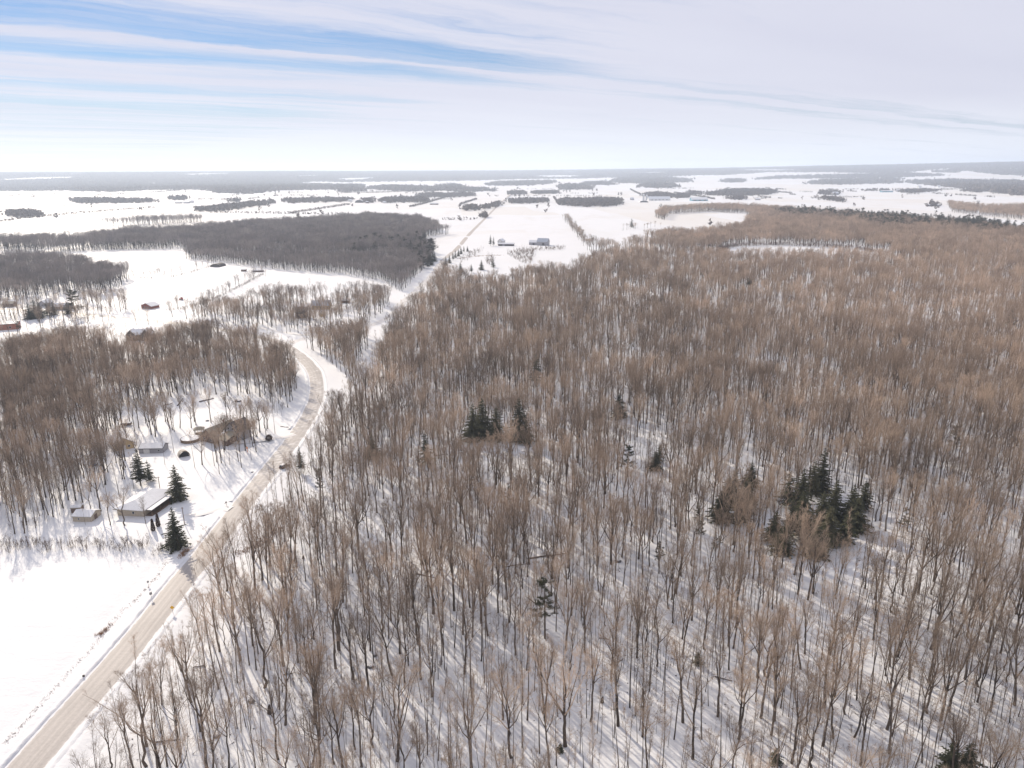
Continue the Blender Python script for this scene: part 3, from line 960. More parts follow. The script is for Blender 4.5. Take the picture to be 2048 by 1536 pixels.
for s in (-1, 1):
    q = [(8.25, 6.0, 9.15), (8.25 + s * 4.4, 6.0, 5.05), (8.25 + s * 4.4, 15.6, 5.05), (8.25, 15.6, 9.15)]
    rr_.add(q + [(x, y, z - 0.18) for x, y, z in q], [(0, 1, 2, 3), (7, 6, 5, 4), (0, 4, 5, 1), (1, 5, 6, 2), (2, 6, 7, 3)])
rr_.build('gable_roof', MAT['shingle_dark'], hb)
lr_ = MB(); q = [(4.2, 6.46, 4.9), (12.1, 6.46, 4.9), (12.1, 0.1, 2.75), (4.2, 0.1, 2.75)]
lr_.add(q + [(x, y, z - 0.18) for x, y, z in q], [(3, 2, 1, 0), (4, 5, 6, 7), (0, 1, 5, 4), (1, 2, 6, 5), (2, 3, 7, 6), (3, 0, 4, 7)])
wr_ = lr_.build('wing_roof', MAT['shingle'], hb)
sn_ = MB(); q = [(4.4, 6.3, 5.0), (6.6, 6.3, 5.0), (5.6, 2.6, 3.75), (4.4, 1.0, 3.2)]
sn_.add(q + [(x, y, z - 0.14) for x, y, z in q], [(3, 2, 1, 0), (4, 5, 6, 7), (0, 1, 5, 4), (1, 2, 6, 5), (2, 3, 7, 6), (3, 0, 4, 7)]); sn_.build('snow_cover', MAT['snowcap'], wr_)
for xx in (6.9, 9.6):
    q = MB().box(xx - .5, xx + .5, 6.44, 6.52, 5.5, 6.7).build('window', MAT['frame'], hb); MB().box(xx - .42, xx + .42, 6.41, 6.435, 5.6, 6.6).build('pane', MAT['glass'], q)
q = MB().box(6.6, 9.4, 0.53, 0.62, 0.15, 2.3).build('garage_door', MAT['frame'], hb)

# round pool, pavilion, tent
c = ground(381, 880)
o = empty('round_pool', (*c, z_at(*c)), 0, 'round above-ground pool with brown wall and snow on top', 'pool')
ring = [(4.3 * math.cos(a), 4.3 * math.sin(a)) for a in np.linspace(0, 2 * math.pi, 28)[:-1]]
MB().prism(ring, -0.2, 1.25).build('wall', MAT['wood'], o)
MB().prism([(x * 0.955, y * 0.955) for x, y in ring], 1.2, 1.34).build('snow_cover', MAT['snowcap'], o)
rm = MB(); rm.tube([np.array([x, y, 1.27]) for x, y in ring + ring[:1]], [0.09] * 28, 5); rm.build('rim', MAT['wood'], o)
c = ground(399, 866)
o = empty('pavilion', (*c, z_at(*c)), R(20), 'open garden pavilion with brown roof behind the round pool', 'pavilion')
for x in (-1.9, 1.9):
    for y in (-1.6, 1.6): MB().box(x - .09, x + .09, y - .09, y + .09, -0.1, 2.3).build('post', MAT['wood'], o)
MB().add([(-2.5, -2.2, 2.25), (2.5, -2.2, 2.25), (2.5, 2.2, 2.25), (-2.5, 2.2, 2.25), (-0.9, 0, 3.5), (0.9, 0, 3.5)], [(0, 1, 5, 4), (1, 2, 5), (2, 3, 4, 5), (3, 0, 4), (3, 2, 1, 0)]).build('roof', MAT['shingle'], o)
MB().box(-1.7, 1.7, -1.4, 1.4, -0.1, 0.2).build('floor', MAT['wood'], o)
c = ground(366, 910)
o = empty('shelter_tent', (*c, z_at(*c)), R(38), 'domed beige canvas shelter with dark arched mouth in the yard', 'tent')
sm_ = MB()
n = 10
for i in range(n):
    q0, q1 = math.pi * i / n, math.pi * (i + 1) / n
    for (ya, ra), (yb, rb_) in (((0, 1.0), (2.6, 1.0)), ((2.6, 1.0), (4.2, 0.82)), ((4.2, 0.82), (5.0, 0.3))):
        P = lambda q, r_, y: (-math.cos(q) * 2.3 * r_, y - 2.4, math.sin(q) * 2.7 * r_)
        sm_.add([P(q0, ra, ya), P(q1, ra, ya), P(q1, rb_, yb), P(q0, rb_, yb)], [(0, 3, 2, 1)])
sm_.build('canopy', MAT['fabric'], o)
MB().add([(-math.cos(math.pi * i / 10) * 2.0, -2.25, math.sin(math.pi * i / 10) * 2.35) for i in range(11)], [tuple(range(11))]).build('mouth', MAT['black'], o)
am = MB(); am.tube([np.array([-math.cos(math.pi * i / 10) * 2.32, -2.4, math.sin(math.pi * i / 10) * 2.72]) for i in range(11)], [0.08] * 11, 5); am.build('hoop', MAT['wood'], o)

house('ochre_cottage', 'ochre walled cottage with snowy roof half hidden by trees', 'house', (250, 899), 8.0, 12.0, 3.0, 2.6, 38, 'ochre', 'shingle', 'y', 0, 0.5, windows=[('f', -1.6, 1.0, 1.1, 1.1), ('f', 1.8, 1.0, 1.1, 1.1)], door=('f', 0.1, 0.9, 2.0, 'white'))
house('garage', 'long low grey garage with pale doors beside the ochre cottage', 'garage', (302, 907), 10.5, 6.0, 2.5, 1.3, 2, 'grey', 'shingle_dark', 'x', 0, 0.4, True, windows=[('f', 3.6, 1.1, 0.9, 0.8)], door=('f', -1.8, 2.6, 2.0, 'white'))
c = ground(253, 851)
o = empty('utility_trailer', (*c, z_at(*c)), R(8), 'low dark utility trailer carrying a slab of snow in the yard', 'trailer')
MB().box(-2.4, 2.4, -1.0, 1.0, 0.45, 1.25).build('body', MAT['brownwall'], o); MB().box(-2.3, 2.3, -0.95, 0.95, 1.25, 1.5).build('snow_cover', MAT['snowcap'], o)
for x in (-0.5, 0.6):
    for y in (-1.05, 1.05):
        wm = MB(); wm.tube([np.array([x, y - .1, .35]), np.array([x, y + .1, .35])], [.35, .35], 10, True); wm.build('wheel', MAT['black'], o)
MB().box(2.4, 3.6, -0.05, 0.05, 0.5, 0.6).build('drawbar', MAT['steel'], o)
c = ground(188, 932)
o = empty('blue_tank', (*c, z_at(*c)), R(10), 'upright blue plastic tank standing among the trunks', 'tank')
wm = MB(); wm.tube([np.array([0, 0, -0.1]), np.array([0, 0, 1.5]), np.array([0, 0, 2.2]), np.array([0, 0, 2.5])], [0.9, 0.9, 0.75, 0.3], 12, True); wm.build('body', MAT['blue'], o); MB().box(-1.3, 1.3, -1.1, 1.1, -0.3, 0.15).build('plinth', MAT['wood'], o)

# hamlet beyond the near left wood
house('brick_building', 'flat snowy roofed red brick building at the picture edge', 'building', (12, 660), 17, 13, 4.8, 0.5, 26, 'brick', 'shingle_dark', 'x', 0, 0.25, windows=[('r', 4, 1.4, 1.3, 1.6), ('r', 8.5, 1.4, 1.3, 1.6), ('f', 3, 1.4, 1.5, 1.5)])
house('cottage', 'dark gabled cottage behind the row of green spruces', 'house', (85, 613), 7, 10, 3.2, 2.4, -8, 'grey', 'shingle_dark', 'y', 0, 0.5, windows=[('f', 0, 1, 1.4, 1.2)])
house('cottage', 'snow roofed cottage with twin dark gables beside a tall pine', 'house', (118, 620), 16, 8, 3.0, 2.4, -6, 'darkwall', 'shingle_dark', 'x', 0, 0.5, windows=[('f', -4, 1, 1.4, 1.2), ('f', 3, 1, 1.4, 1.2)])
house('cabin', 'small brown cabin among trunks above the brick building', 'cabin', (16, 614), 9, 7, 3.4, 1.6, 10, 'brownwall', 'shingle', 'x', 0, 0.4, False, windows=[('f', 1, 1.2, 1.2, 1.1)])
hd = house('twin_gable_house', 'dark house with two steep gables rising behind the near wood', 'house', (281, 680), 14, 9, 4.5, 3.0, 6, 'darkwall', 'shingle', 'x', 0, 0.5, True, windows=[('f', -3, 1.4, 1.4, 1.3)])
for xx, hh in ((-5.4, 8.6), (5.2, 8.9)):
    b = MB(); b.box(xx - 3.2, xx + 3.2, -3.0, 2.0, 0, 5.2); b.add([(xx - 3.2, -3, 5.2), (xx + 3.2, -3, 5.2), (xx, -3, hh)], [(0, 1, 2)]); b.build('gable_wall', MAT['darkwall'], hd)
    b = MB()
    for s in (-1, 1):
        q = [(xx, -3.4, hh + .15), (xx + s * 3.8, -3.4, 4.75), (xx + s * 3.8, 4.4, 4.75), (xx, 4.4, hh + .15)]
        b.add(q + [(x, y, z - 0.18) for x, y, z in q], [(0, 1, 2, 3), (7, 6, 5, 4), (0, 4, 5, 1), (1, 5, 6, 2), (2, 6, 7, 3)])
    b.build('gable_roof', MAT['snowcap'], hd)
house('red_brown_house', 'low red-brown house with porch posts at the field edge', 'house', (293, 617), 12.5, 9, 3.0, 2.4, -22, 'redwall', 'snowcap', 'y', 0, 0.7, True, windows=[('f', -3, 1.0, 1.6, 1.4), ('f', 0.4, 1.0, 1.6, 1.4), ('f', 3.5, 1, 1.4, 1.4)])
c = ground(362, 600)
o = empty('red_tractor', (*c, z_at(*c)), R(-25), 'small red farm tractor parked on the snow by a hedge', 'tractor')
MB().box(-1.9, 0.6, -.5, .5, .7, 1.7).build('bonnet', MAT['redpaint'], o); MB().box(0.4, 1.9, -.7, .7, 0.9, 2.8).build('cab', MAT['redpaint'], o); MB().box(0.3, 2.0, -.8, .8, 2.8, 2.95).build('cab_roof', MAT['black'], o)
for x, r_ in ((-1.3, .5), (1.2, .85)):
    for y in (-.85, .85):
        wm = MB(); wm.tube([np.array([x, y - .2, r_]), np.array([x, y + .2, r_])], [r_, r_], 12, True); wm.build('wheel', MAT['black'], o)

house('dark_chalet', 'tall dark chalet with balconies in the sparse wood', 'house', (602, 636), 8.5, 9, 6.6, 2.6, 4, 'darkwall', 'shingle_dark', 'x', 0, 0.6, False, windows=[('f', -2, 1.2, 1.6, 1.4), ('f', 1.2, 1.2, 1.6, 1.4), ('f', -1.6, 4.0, 1.6, 1.3), ('f', 1.8, 4.0, 1.6, 1.3)])
hc = bpy.data.objects['dark_chalet']
for zz_ in (0.9, 3.4): MB().box(-4.2, 4.2, -1.8, -0.1, zz_, zz_ + 0.18).build('balcony', MAT['wood'], hc)
for zz_ in (1.9, 4.4): MB().box(-4.2, 4.2, -1.85, -1.78, zz_, zz_ + 0.1).build('railing', MAT['wood'], hc)
hm_ = house('metal_roof_house', 'long house under pale grey metal roof in the sparse wood', 'house', (641, 619), 16, 9, 4.2, 3.8, 2, 'ochre', 'metal', 'x', 0, 0.5, False, windows=[('f', k, 1.3, 1.4, 1.4) for k in (-6, -3, 0.4, 3.6, 6.2)])
house('cabin', 'tiny yellow cabin below the pale grey metal roof', 'cabin', (645, 634), 4.2, 4, 2.6, 1.2, 6, 'ochre', 'shingle', 'x', 0, 0.3, False)
house('cabin', 'low red-brown cabin between dark trunks near the side road', 'cabin', (690, 606), 8, 5, 2.6, 1.4, 0, 'brownwall', 'shingle_dark', 'x', 0, 0.4)
house('white_roof_house', 'house with bright snowy roof set in the brush, larger of two', 'house', (776, 526), 10, 10, 3.4, 3.2, -22, 'grey', 'shingle', 'y', 0, 0.5)
house('white_roof_house', 'smaller snowy roofed house beside a larger one in brush', 'house', (760, 526), 8, 9, 3.2, 2.6, 12, 'darkwall', 'shingle', 'x', 0, 0.5)
quonset('quonset_hut', 'dark rounded quonset hut at the corner of three fields', 'hut', (430, 534), 14, 16, 4.2, -8, 'darkwall')
house('field_shed', 'low brown shed standing alone by the field corner', 'shed', (487, 543), 6, 4, 2.2, .8, 5, 'brownwall', 'shingle', 'x', 0, .3)
house('field_shed', 'long dark brown shed at the end of the hedgerow', 'shed', (516, 544), 13, 4, 2.2, .8, 10, 'brownwall', 'shingle', 'x', 0, .3)

# the farm across the wood
house('farmhouse', 'white two storey farmhouse with dark windows beside two spruces', 'house', (1000, 490), 9, 10, 6.4, 3.6, -28, 'white', 'shingle_dark', 'y', 0, .5, True, windows=[('f', -2, 1.4, 1.4, 1.6), ('f', 2, 1.4, 1.4, 1.6), ('f', -2, 4.2, 1.4, 1.5), ('f', 2, 4.2, 1.4, 1.5), ('r', 3, 1.4, 1.4, 1.6), ('r', 7, 4.2, 1.4, 1.5)])
house('machine_shed', 'long low dark machine shed in front of white farmhouse', 'shed', (1012, 492), 26, 7, 3.2, 1.6, -6, 'darkwall', 'shingle_dark', 'x', 0, .4, True, door=('f', -4, 4, 2.6, 'grey'))
house('hay_barn', 'tall grey barn with snowy slope on the farm', 'barn', (1084, 491), 18, 13, 6.5, 5.0, -20, 'grey', 'metal', 'x', 0, .5, False, door=('f', 2, 4, 4, 'darkwall'))
house('cattle_barn', 'lower pale barn joined beside the tall grey barn', 'barn', (1067, 490), 15, 11, 4.5, 3, -10, 'grey', 'metal', 'x', 0, .5, True, door=('f', 0, 3, 3, 'darkwall'))
# the dairy farm far off
house('dairy_barn', 'very long white dairy barn beyond the snow fields', 'barn', (1319, 400), 88, 28, 7, 9, 2, 'white', 'metal', 'x', 0, 1, True, windows=[('f', k, 2, 6, 2) for k in (-30, -15, 0, 15, 30)])
house('teal_barn', 'wide barn with teal front wall under snowy roof', 'barn', (1400, 401), 64, 34, 6, 8, 3, 'teal', 'metal', 'x', 0, 1, True, windows=[('f', k, 1.5, 9, 3.5) for k in (-20, 0, 20)])
for px, hs in ((1287, 22), (1293, 19)):
    c = ground(px, 399); o = empty('silo', (*c, z_at(*c)), 0, ('taller' if hs == 22 else 'shorter') + ' grey silo beside the very long white dairy barn', 'silo', 'silos of the dairy farm')
    wm = MB(); wm.tube([np.array([0, 0, -.2]), np.array([0, 0, hs])], [4, 4], 14, True); wm.build('wall', MAT['silver'], o)
    wm = MB(); wm.tube([np.array([0, 0, hs]), np.array([0, 0, hs + 2]), np.array([0, 0, hs + 2.8])], [4.1, 2.6, .3], 14, True); wm.build('dome_roof', MAT['snowcap'], o)
quonset('snowy_mound_shed', 'low rounded shed deep under snow before the silos', 'shed', (1288, 404), 34, 24, 7, 0, 'silver', True)
house('farmhouse', 'small grey farmhouse by conifers near the silos', 'house', (1265, 399), 14, 12, 6, 5, 10, 'grey', 'shingle_dark', 'x', 0, .5)
for (px, py, w_, d_, h_, rz, wall, lab) in [
    (356, 407, 26, 12, 4, 4, 'darkwall', 'long low dark barn in the hamlet far off'), (372, 407, 22, 12, 5, -6, 'grey', 'grey snowy roofed barn next to hamlet conifers'),
    (384, 406, 14, 11, 6, 12, 'white', 'pale house before the hamlet conifers'), (700, 403, 14, 12, 6, 0, 'white', 'white house left of the far quonset'),
    (770, 406, 18, 12, 5, 6, 'white', 'pale farm building before the dark far copse'), (734, 406, 12, 10, 5, -8, 'brownwall', 'brown farmhouse near the far copse'),
    (868, 409, 30, 12, 4, 0, 'brownwall', 'low brown barn alone on a far field'), (1775, 384, 60, 20, 6, 4, 'teal', 'long blue-grey barn on the far farm'),
    (1798, 383, 24, 18, 7, -8, 'grey', 'grey farm shed beside blue-grey barn'), (1840, 376, 20, 16, 9, 10, 'white', 'white far farmhouse amid trees'),
    (1672, 389, 30, 18, 10, 10, 'grey', 'gabled farmhouse beside tawny shrubs far off'), (1866, 412, 34, 14, 4, -10, 'darkwall', 'low dark shed alone on the far snow field'),
    (1516, 399, 20, 12, 5, 0, 'grey', 'small grey hut alone on a white field'), (1878, 375, 16, 14, 8, 0, 'white', 'pale house at the edge of dark far wood'),
    (1105, 385, 18, 12, 6, 0, 'white', 'pale house at the end of a tree row'), (1050, 404, 16, 12, 5, 8, 'darkwall', 'dark house in the roadside tree row')]:
    house('far_building', lab, 'building', (px, py), w_, d_, h_, h_ * .6, rz, wall, 'shingle_dark', 'x', 0, .4, True)
quonset('quonset_hut', 'white quonset hut on a far farm, snow on top', 'hut', (718, 405), 34, 26, 11, 0, 'silver', True)


# ------------------------------------------------------------------ small things by the road
def car_at(px, rz, label):
    c = ground(*px); o = empty('parked_car', (*c, z_at(*c) + .02), R(rz), label, 'car')
    prof = [(-2.35, .35), (2.3, .35), (2.35, .85), (1.35, 1.02), (-2.3, 1.08)]
    b = MB(); n = len(prof)
    b.add([(-.92, x, z) for x, z in prof] + [(.92, x, z) for x, z in prof], [tuple(range(n)), tuple(range(2 * n - 1, n - 1, -1))] + [(i, n + i, n + (i + 1) % n, (i + 1) % n) for i in range(n)])
    b.build('body', MAT['carpaint'], o)
    cab = [(1.3, 1.03), (.55, 1.68), (-1.9, 1.7), (-2.28, 1.08)]; n = 4
    b = MB(); b.add([(-.82 + .1 * (z > 1.5), x, z) for x, z in cab] + [(.82 - .1 * (z > 1.5), x, z) for x, z in cab], [tuple(range(n)), tuple(range(2 * n - 1, n - 1, -1))] + [(i, n + i, n + (i + 1) % n, (i + 1) % n) for i in range(n)])
    b.build('cabin_glass', MAT['glass'], o)
    MB().box(-.74, .74, -1.92, .55, 1.70, 1.80).build('roof', MAT['snowcap'], o)
    MB().box(-.8, .8, 1.42, 2.2, .98, 1.04).build('bonnet', MAT['snowcap'], o)
    for x in (-.88, .88):
        for y in (-1.45, 1.5):
            wm = MB(); wm.tube([np.array([x - .1, y, .34]), np.array([x + .1, y, .34])], [.34, .34], 12, True); q = wm.build('wheel', MAT['black'], o)
    for x in (-.7, .7):
        MB().box(x - .14, x + .14, -2.38, -2.33, .75, .95).build('tail_light', MAT['redpaint'], o)
    return o


car_at((569, 935), -22, 'dark car with snow on its roof stopped on the road edge')


def post_sign(px, h_, label, cat, plate, matp, diamond=False, rz=0):
    c = ground(*px); o = empty('road_sign', (*c, z_at(*c)), R(rz), label, cat)
    MB().box(-.05, .05, -.04, .04, -.2, h_).build('post', MAT['steel'], o)
    b = MB()
    if diamond:
        s = plate; pl = [(0, -s), (s, 0), (0, s), (-s, 0)]
        b.add([(x, -.07, h_ - s + z) for x, z in pl] + [(x, -.05, h_ - s + z) for x, z in pl], [(0, 1, 2, 3), (7, 6, 5, 4)] + [(i, 4 + i, 4 + (i + 1) % 4, (i + 1) % 4) for i in range(4)])
    else: b.box(-plate / 2, plate / 2, -.07, -.05, h_ - plate * 1.2, h_)
    b.build('plate', MAT[matp], o)
    return o


post_sign((346, 1226), 2.5, 'yellow diamond road sign on a post by the verge', 'sign', .62, 'yellow', True, 8)
post_sign((303, 1197), 2.2, 'grey-backed sign on a post, nearer the camera, at the field verge', 'sign', .75, 'steel', False, 40)
post_sign((297, 1172), 1.9, 'grey-backed sign on a post, farther up the field verge', 'sign', .6, 'steel', False, 40)
c = ground(453, 1011)
o = empty('mailbox', (*c, z_at(*c)), R(30), 'dark mailbox on a leaning post beside the driveway mouth', 'mailbox')
MB().box(-.06, .06, -.06, .06, -.2, 1.2).build('post', MAT['wood'], o)
b = MB(); b.prism([(-.3, -.18), (.3, -.18), (.3, .18), (-.3, .18)], 1.2, 1.55); b.build('box', MAT['black'], o)
MB().box(-.7, .1, -.04, .04, .85, .95).build('arm', MAT['wood'], o)
for px, hh, lab in (((369, 1048), 6.5, 'thin grey pole beside the large lone spruce'), ((320, 978), 5.0, 'short brown pole behind the bungalow roof')):
    c = ground(*px); o = empty('yard_pole', (*c, z_at(*c)), 0, lab, 'pole')
    wm = MB(); wm.tube([np.array([0, 0, -.3]), np.array([0, 0, hh])], [.14, .10], 8, True); wm.build('post', MAT['wood'], o); MB().box(-.5, .5, -.05, .05, hh - .5, hh - .38).build('crossbar', MAT['wood'], o)
c = ground(495, 905)
o = empty('yard_marker', (*c, z_at(*c)), 0, 'orange marker stake standing among the house yard trees', 'marker')
MB().box(-.09, .09, -.09, .09, -.1, 2.6).build('stake', MAT['orange'], o); MB().box(-.35, .35, -.06, .06, 1.7, 2.3).build('flag', MAT['orange'], o)
# round globe shrub
c = ground(538, 880)
o = empty('globe_shrub', (*c, z_at(*c)), 0, 'round dark globe shrub alone on the snow before the bend', 'shrub')
b = MB(); rg = np.random.default_rng(5)
for i in range(900):
    d = unit(rg.normal(0, 1, 3)); p = np.array([0, 0, 1.5]) + d * np.array([1.55, 1.55, 1.55]) * rg.uniform(.55, .95)
    b.blade(p, unit(d + rg.normal(0, .4, 3)), .5, .22, unit(np.cross(d, rg.normal(0, 1, 3))))
b.build('crown', MAT['cedar'], o)
wm = MB(); wm.tube([np.array([0, 0, -.2]), np.array([0, 0, 1.4])], [.12, .06], 6); wm.build('trunk', MAT['trunk'], o)

# ------------------------------------------------------------------ trees of their own: yards, conifers
def at(px): return ground(*px)


def tree_px(kind, var, base, H, name, label, cat='tree', group=None, wide=1.0, rz=None, lean=(0, 0)):
    c = at(base)
    return plant(kind, var, c[0], c[1], H, random.uniform(0, 6.28) if rz is None else rz, name, label, cat, group, lean, wide)


tree_px('spruce', 0, (354, 1094), 15.0, 'spruce_tree', 'large full spruce closest to the road, its shadow across the asphalt', group='yard spruces', wide=1.0)
tree_px('spruce', 1, (357, 1000), 14.5, 'spruce_tree', 'tall spruce at the far corner of the bungalow', group='yard spruces')
tree_px('spruce', 2, (282, 972), 16.0, 'spruce_tree', 'gappy dark spruce in front of the grey garage', group='yard spruces')
tree_px('spruce', 3, (300, 962), 9.5, 'spruce_tree', 'smaller thin spruce behind the bungalow roof', group='yard spruces', wide=.8)
tree_px('cedar', 0, (307, 1063), 4.4, 'columnar_cedar', 'russet columnar cedar by the bungalow, nearer of two', group='pair of columnar cedars')
tree_px('cedar', 1, (317, 1054), 4.8, 'columnar_cedar', 'russet columnar cedar by the bungalow, farther of two', group='pair of columnar cedars')
for (b_, H_, v_, lab) in [((60, 639), 15, 1, 'bushy green spruce at the outer end of the hamlet row'), ((72, 636), 17, 0, 'green spruce second in the hamlet row'), ((82, 637), 14, 1, 'dark spruce in the middle of the hamlet row'),
                          ((96, 631), 13, 3, 'thin spruce before the dark gabled cottage'), ((108, 630), 12, 1, 'low spruce before the twin dark gables'), ((136, 628), 12, 0, 'short spruce beneath the tall hamlet pine')]:
    tree_px('spruce', v_, b_, H_, 'spruce_tree', lab, group='hamlet spruces', wide=1.25)
tree_px('pine', 1, (152, 632), 22, 'pine_tree', 'big rounded green pine towering over the hamlet cottages', group=None, wide=1.35)
tree_px('pine', 0, (40, 667), 10, 'pine_tree', 'small flat topped pine beside the brick building', wide=1.1)
# conifers in the big wood
CON = [('spruce', 2, (1622, 1000), 17, .8), ('spruce', 0, (1640, 985), 19, .75), ('spruce', 1, (1600, 1020), 17, .8), ('spruce', 3, (1575, 1010), 14, .9), ('spruce', 1, (1665, 1040), 16, .9), ('spruce', 0, (1700, 1045), 15, .95),
       ('spruce', 1, (1655, 1085), 14, 1.0), ('spruce', 3, (1610, 1080), 13, 1.0), ('spruce', 2, (1580, 1070), 13, .9), ('spruce', 1, (1630, 1110), 13, .95), ('spruce', 3, (1690, 1085), 12, 1.0),
       ('spruce', 1, (1455, 1010), 12, 1.1), ('spruce', 1, (1490, 1010), 12, 1.1), ('spruce', 1, (1710, 1060), 13, 1.1), ('spruce', 3, (1468, 985), 11, .8), ('spruce', 1, (1565, 1105), 11, 1.1), ('pine', 2, (1545, 1140), 12, .9),
       ('spruce', 1, (1440, 1040), 12, 1.1), ('spruce', 3, (1480, 1040), 12, 1.1), ('spruce', 0, (1600, 1055), 14, 1.0), ('spruce', 1, (1640, 1060), 15, 1.0), ('spruce', 3, (1725, 1020), 12, 1.0), ('spruce', 1, (1548, 1080), 11, 1.1), ('spruce', 1, (1500, 975), 11, 1.0),
       ('pine', 2, (1400, 1100), 12, .9), ('pine', 2, (1430, 1125), 11, .9), ('pine', 2, (1318, 1148), 11, 1.0), ('pine', 0, (1805, 1075), 11, .9), ('pine', 2, (1392, 1070), 12, .8),
       ('spruce', 0, (946, 880), 18, 1.0), ('spruce', 1, (965, 872), 19, .9), ('spruce', 1, (992, 878), 16, 1.0), ('spruce', 0, (1038, 880), 21, .85), ('spruce', 3, (1050, 885), 14, 1.0), ('spruce', 3, (851, 925), 14, .7),
       ('spruce', 1, (745, 915), 12, 1.0), ('spruce', 2, (1072, 775), 20, .75), ('spruce', 1, (1238, 835), 13, 1.0), ('pine', 1, (1255, 945), 12, .9), ('spruce', 1, (1310, 940), 8.5, 1.1), ('spruce', 3, (1318, 925), 9, .8),
       ('pine', 0, (1090, 1275), 18, .95), ('pine', 2, (1015, 1030), 12, .8), ('spruce', 3, (1930, 1560), 9, 1.0), ('spruce', 3, (1895, 1550), 8, 1.0), ('spruce', 2, (602, 945), 12, .6), ('pine', 1, (640, 985), 10, .6),
       ('spruce', 0, (1250, 556), 17, 1.0), ('spruce', 3, (1080, 568), 16, 1.0), ('spruce', 1, (1500, 570), 15, 1.1), ('spruce', 2, (1785, 890), 13, .8), ('spruce', 1, (2020, 650), 15, .9), ('pine', 1, (1905, 905), 12, .8),
       ('spruce', 2, (1712, 480), 20, .9), ('spruce', 2, (1628, 462), 18, 1.0), ('spruce', 3, (1667, 465), 18, 1.0), ('spruce', 3, (1395, 1330), 4, 1.0), ('spruce', 3, (1550, 1525), 4, 1.1), ('spruce', 1, (1120, 1500), 2.2, 1.2)]
cseen = {}
CLAB = {0: 'in the dark clump on the open slope', 1: 'in the group above the middle of the wood', 2: 'standing alone among bare trunks'}
for i, (k_, v_, b_, H_, w_) in enumerate(CON):
    where = 0 if 1440 < b_[0] < 1740 and 960 < b_[1] < 1150 else 1 if 930 < b_[0] < 1060 and 860 < b_[1] < 890 else 2
    shape = {'spruce': ['full', 'bushy', 'narrow gappy', 'ragged'][v_], 'pine': ['tall clear stemmed', 'rounded bushy', 'sparse tufted', ''][v_]}[k_]
    size = 'tall' if H_ >= 16 else 'mid-sized' if H_ >= 12.5 else 'short' if H_ > 5 else 'tiny young'
    spot = ''
    if where == 2:
        spot = {(1318, 1148): ' in mid slope', (1090, 1275): ' above the picture foot', (1930, 1560): ' at the bottom corner', (1895, 1550): ' beside another at the bottom corner', (602, 945): ' by the road near the stopped car', (640, 985): ' just below the stopped car',
                (1250, 556): ' at the far canopy', (1080, 568): ' on the canopy facing the farm', (1500, 570): ' deep in the far canopy', (1072, 775): ' in the wood centre', (2020, 650): ' at the picture edge', (1712, 480): ' beyond the wood clearing'}.get(b_, '')
    if where == 2 and not spot: spot = ' above the clump' if b_[1] < 930 and b_[0] > 1150 else ' below the bend' if b_[0] < 900 else ' beside the clump' if b_[0] > 1380 else ' in mid slope'
    lab = f'{size} {shape} dark green {k_} ' + (CLAB[where] if where < 2 or len(spot.split()) < 4 else 'among bare trunks') + spot
    cseen[lab] = cseen.get(lab, 0) + 1
    if cseen[lab] > 1: lab = lab.replace(f'{size} ', f'{size} {["", "", "second", "third", "fourth", "fifth", "sixth", "seventh"][cseen[lab]]} ', 1)
    tree_px(k_, v_, b_, H_, k_ + '_tree', lab, group='conifers of the bare wood', wide=w_ * 1.22)
tree_px('spruce', 2, (981, 492), 19, 'spruce_tree', 'taller of two narrow spruces by the white farmhouse', group='farm spruces', wide=.7)
tree_px('spruce', 2, (987, 492), 16, 'spruce_tree', 'shorter of two narrow spruces by the white farmhouse', group='farm spruces', wide=.7)
for i, (px, py, hh) in enumerate([(892, 531, 13), (899, 526, 12), (906, 521, 12), (911, 516, 12), (917, 512, 11), (922, 508, 11), (928, 505, 10), (890, 538, 9), (935, 503, 9)]):
    tree_px('spruce', i % 4, (px, py), hh, 'spruce_tree', f'dark spruce in the row lining the side road, number {["nearest", "second", "third", "fourth", "fifth", "sixth", "last but one", "stubby foremost", "last"][i]}'.replace('number ', ''), group='spruce row on the side road', wide=.9)
for i, (px, py, hh) in enumerate([(963, 540, 13), (921, 545, 13), (943, 545, 11), (986, 535, 12), (869, 523, 15), (862, 530, 14), (856, 536, 13), (1263, 455, 20)]):
    tree_px('spruce', i % 4, (px, py), hh, 'spruce_tree', ['dark spruce on the wood edge before the farm field', 'spruce topping the wood near the side road', 'lower spruce on the near wood edge', 'spruce by the russet bush under the farm', 'tallest dark spruce where the far wood meets side road',
                                                            'second dark spruce along the far wood edge', 'third dark spruce along the far wood edge', 'lone dark spruce in the row before the hooked wood'][i], group='edge spruces', wide=1.1)
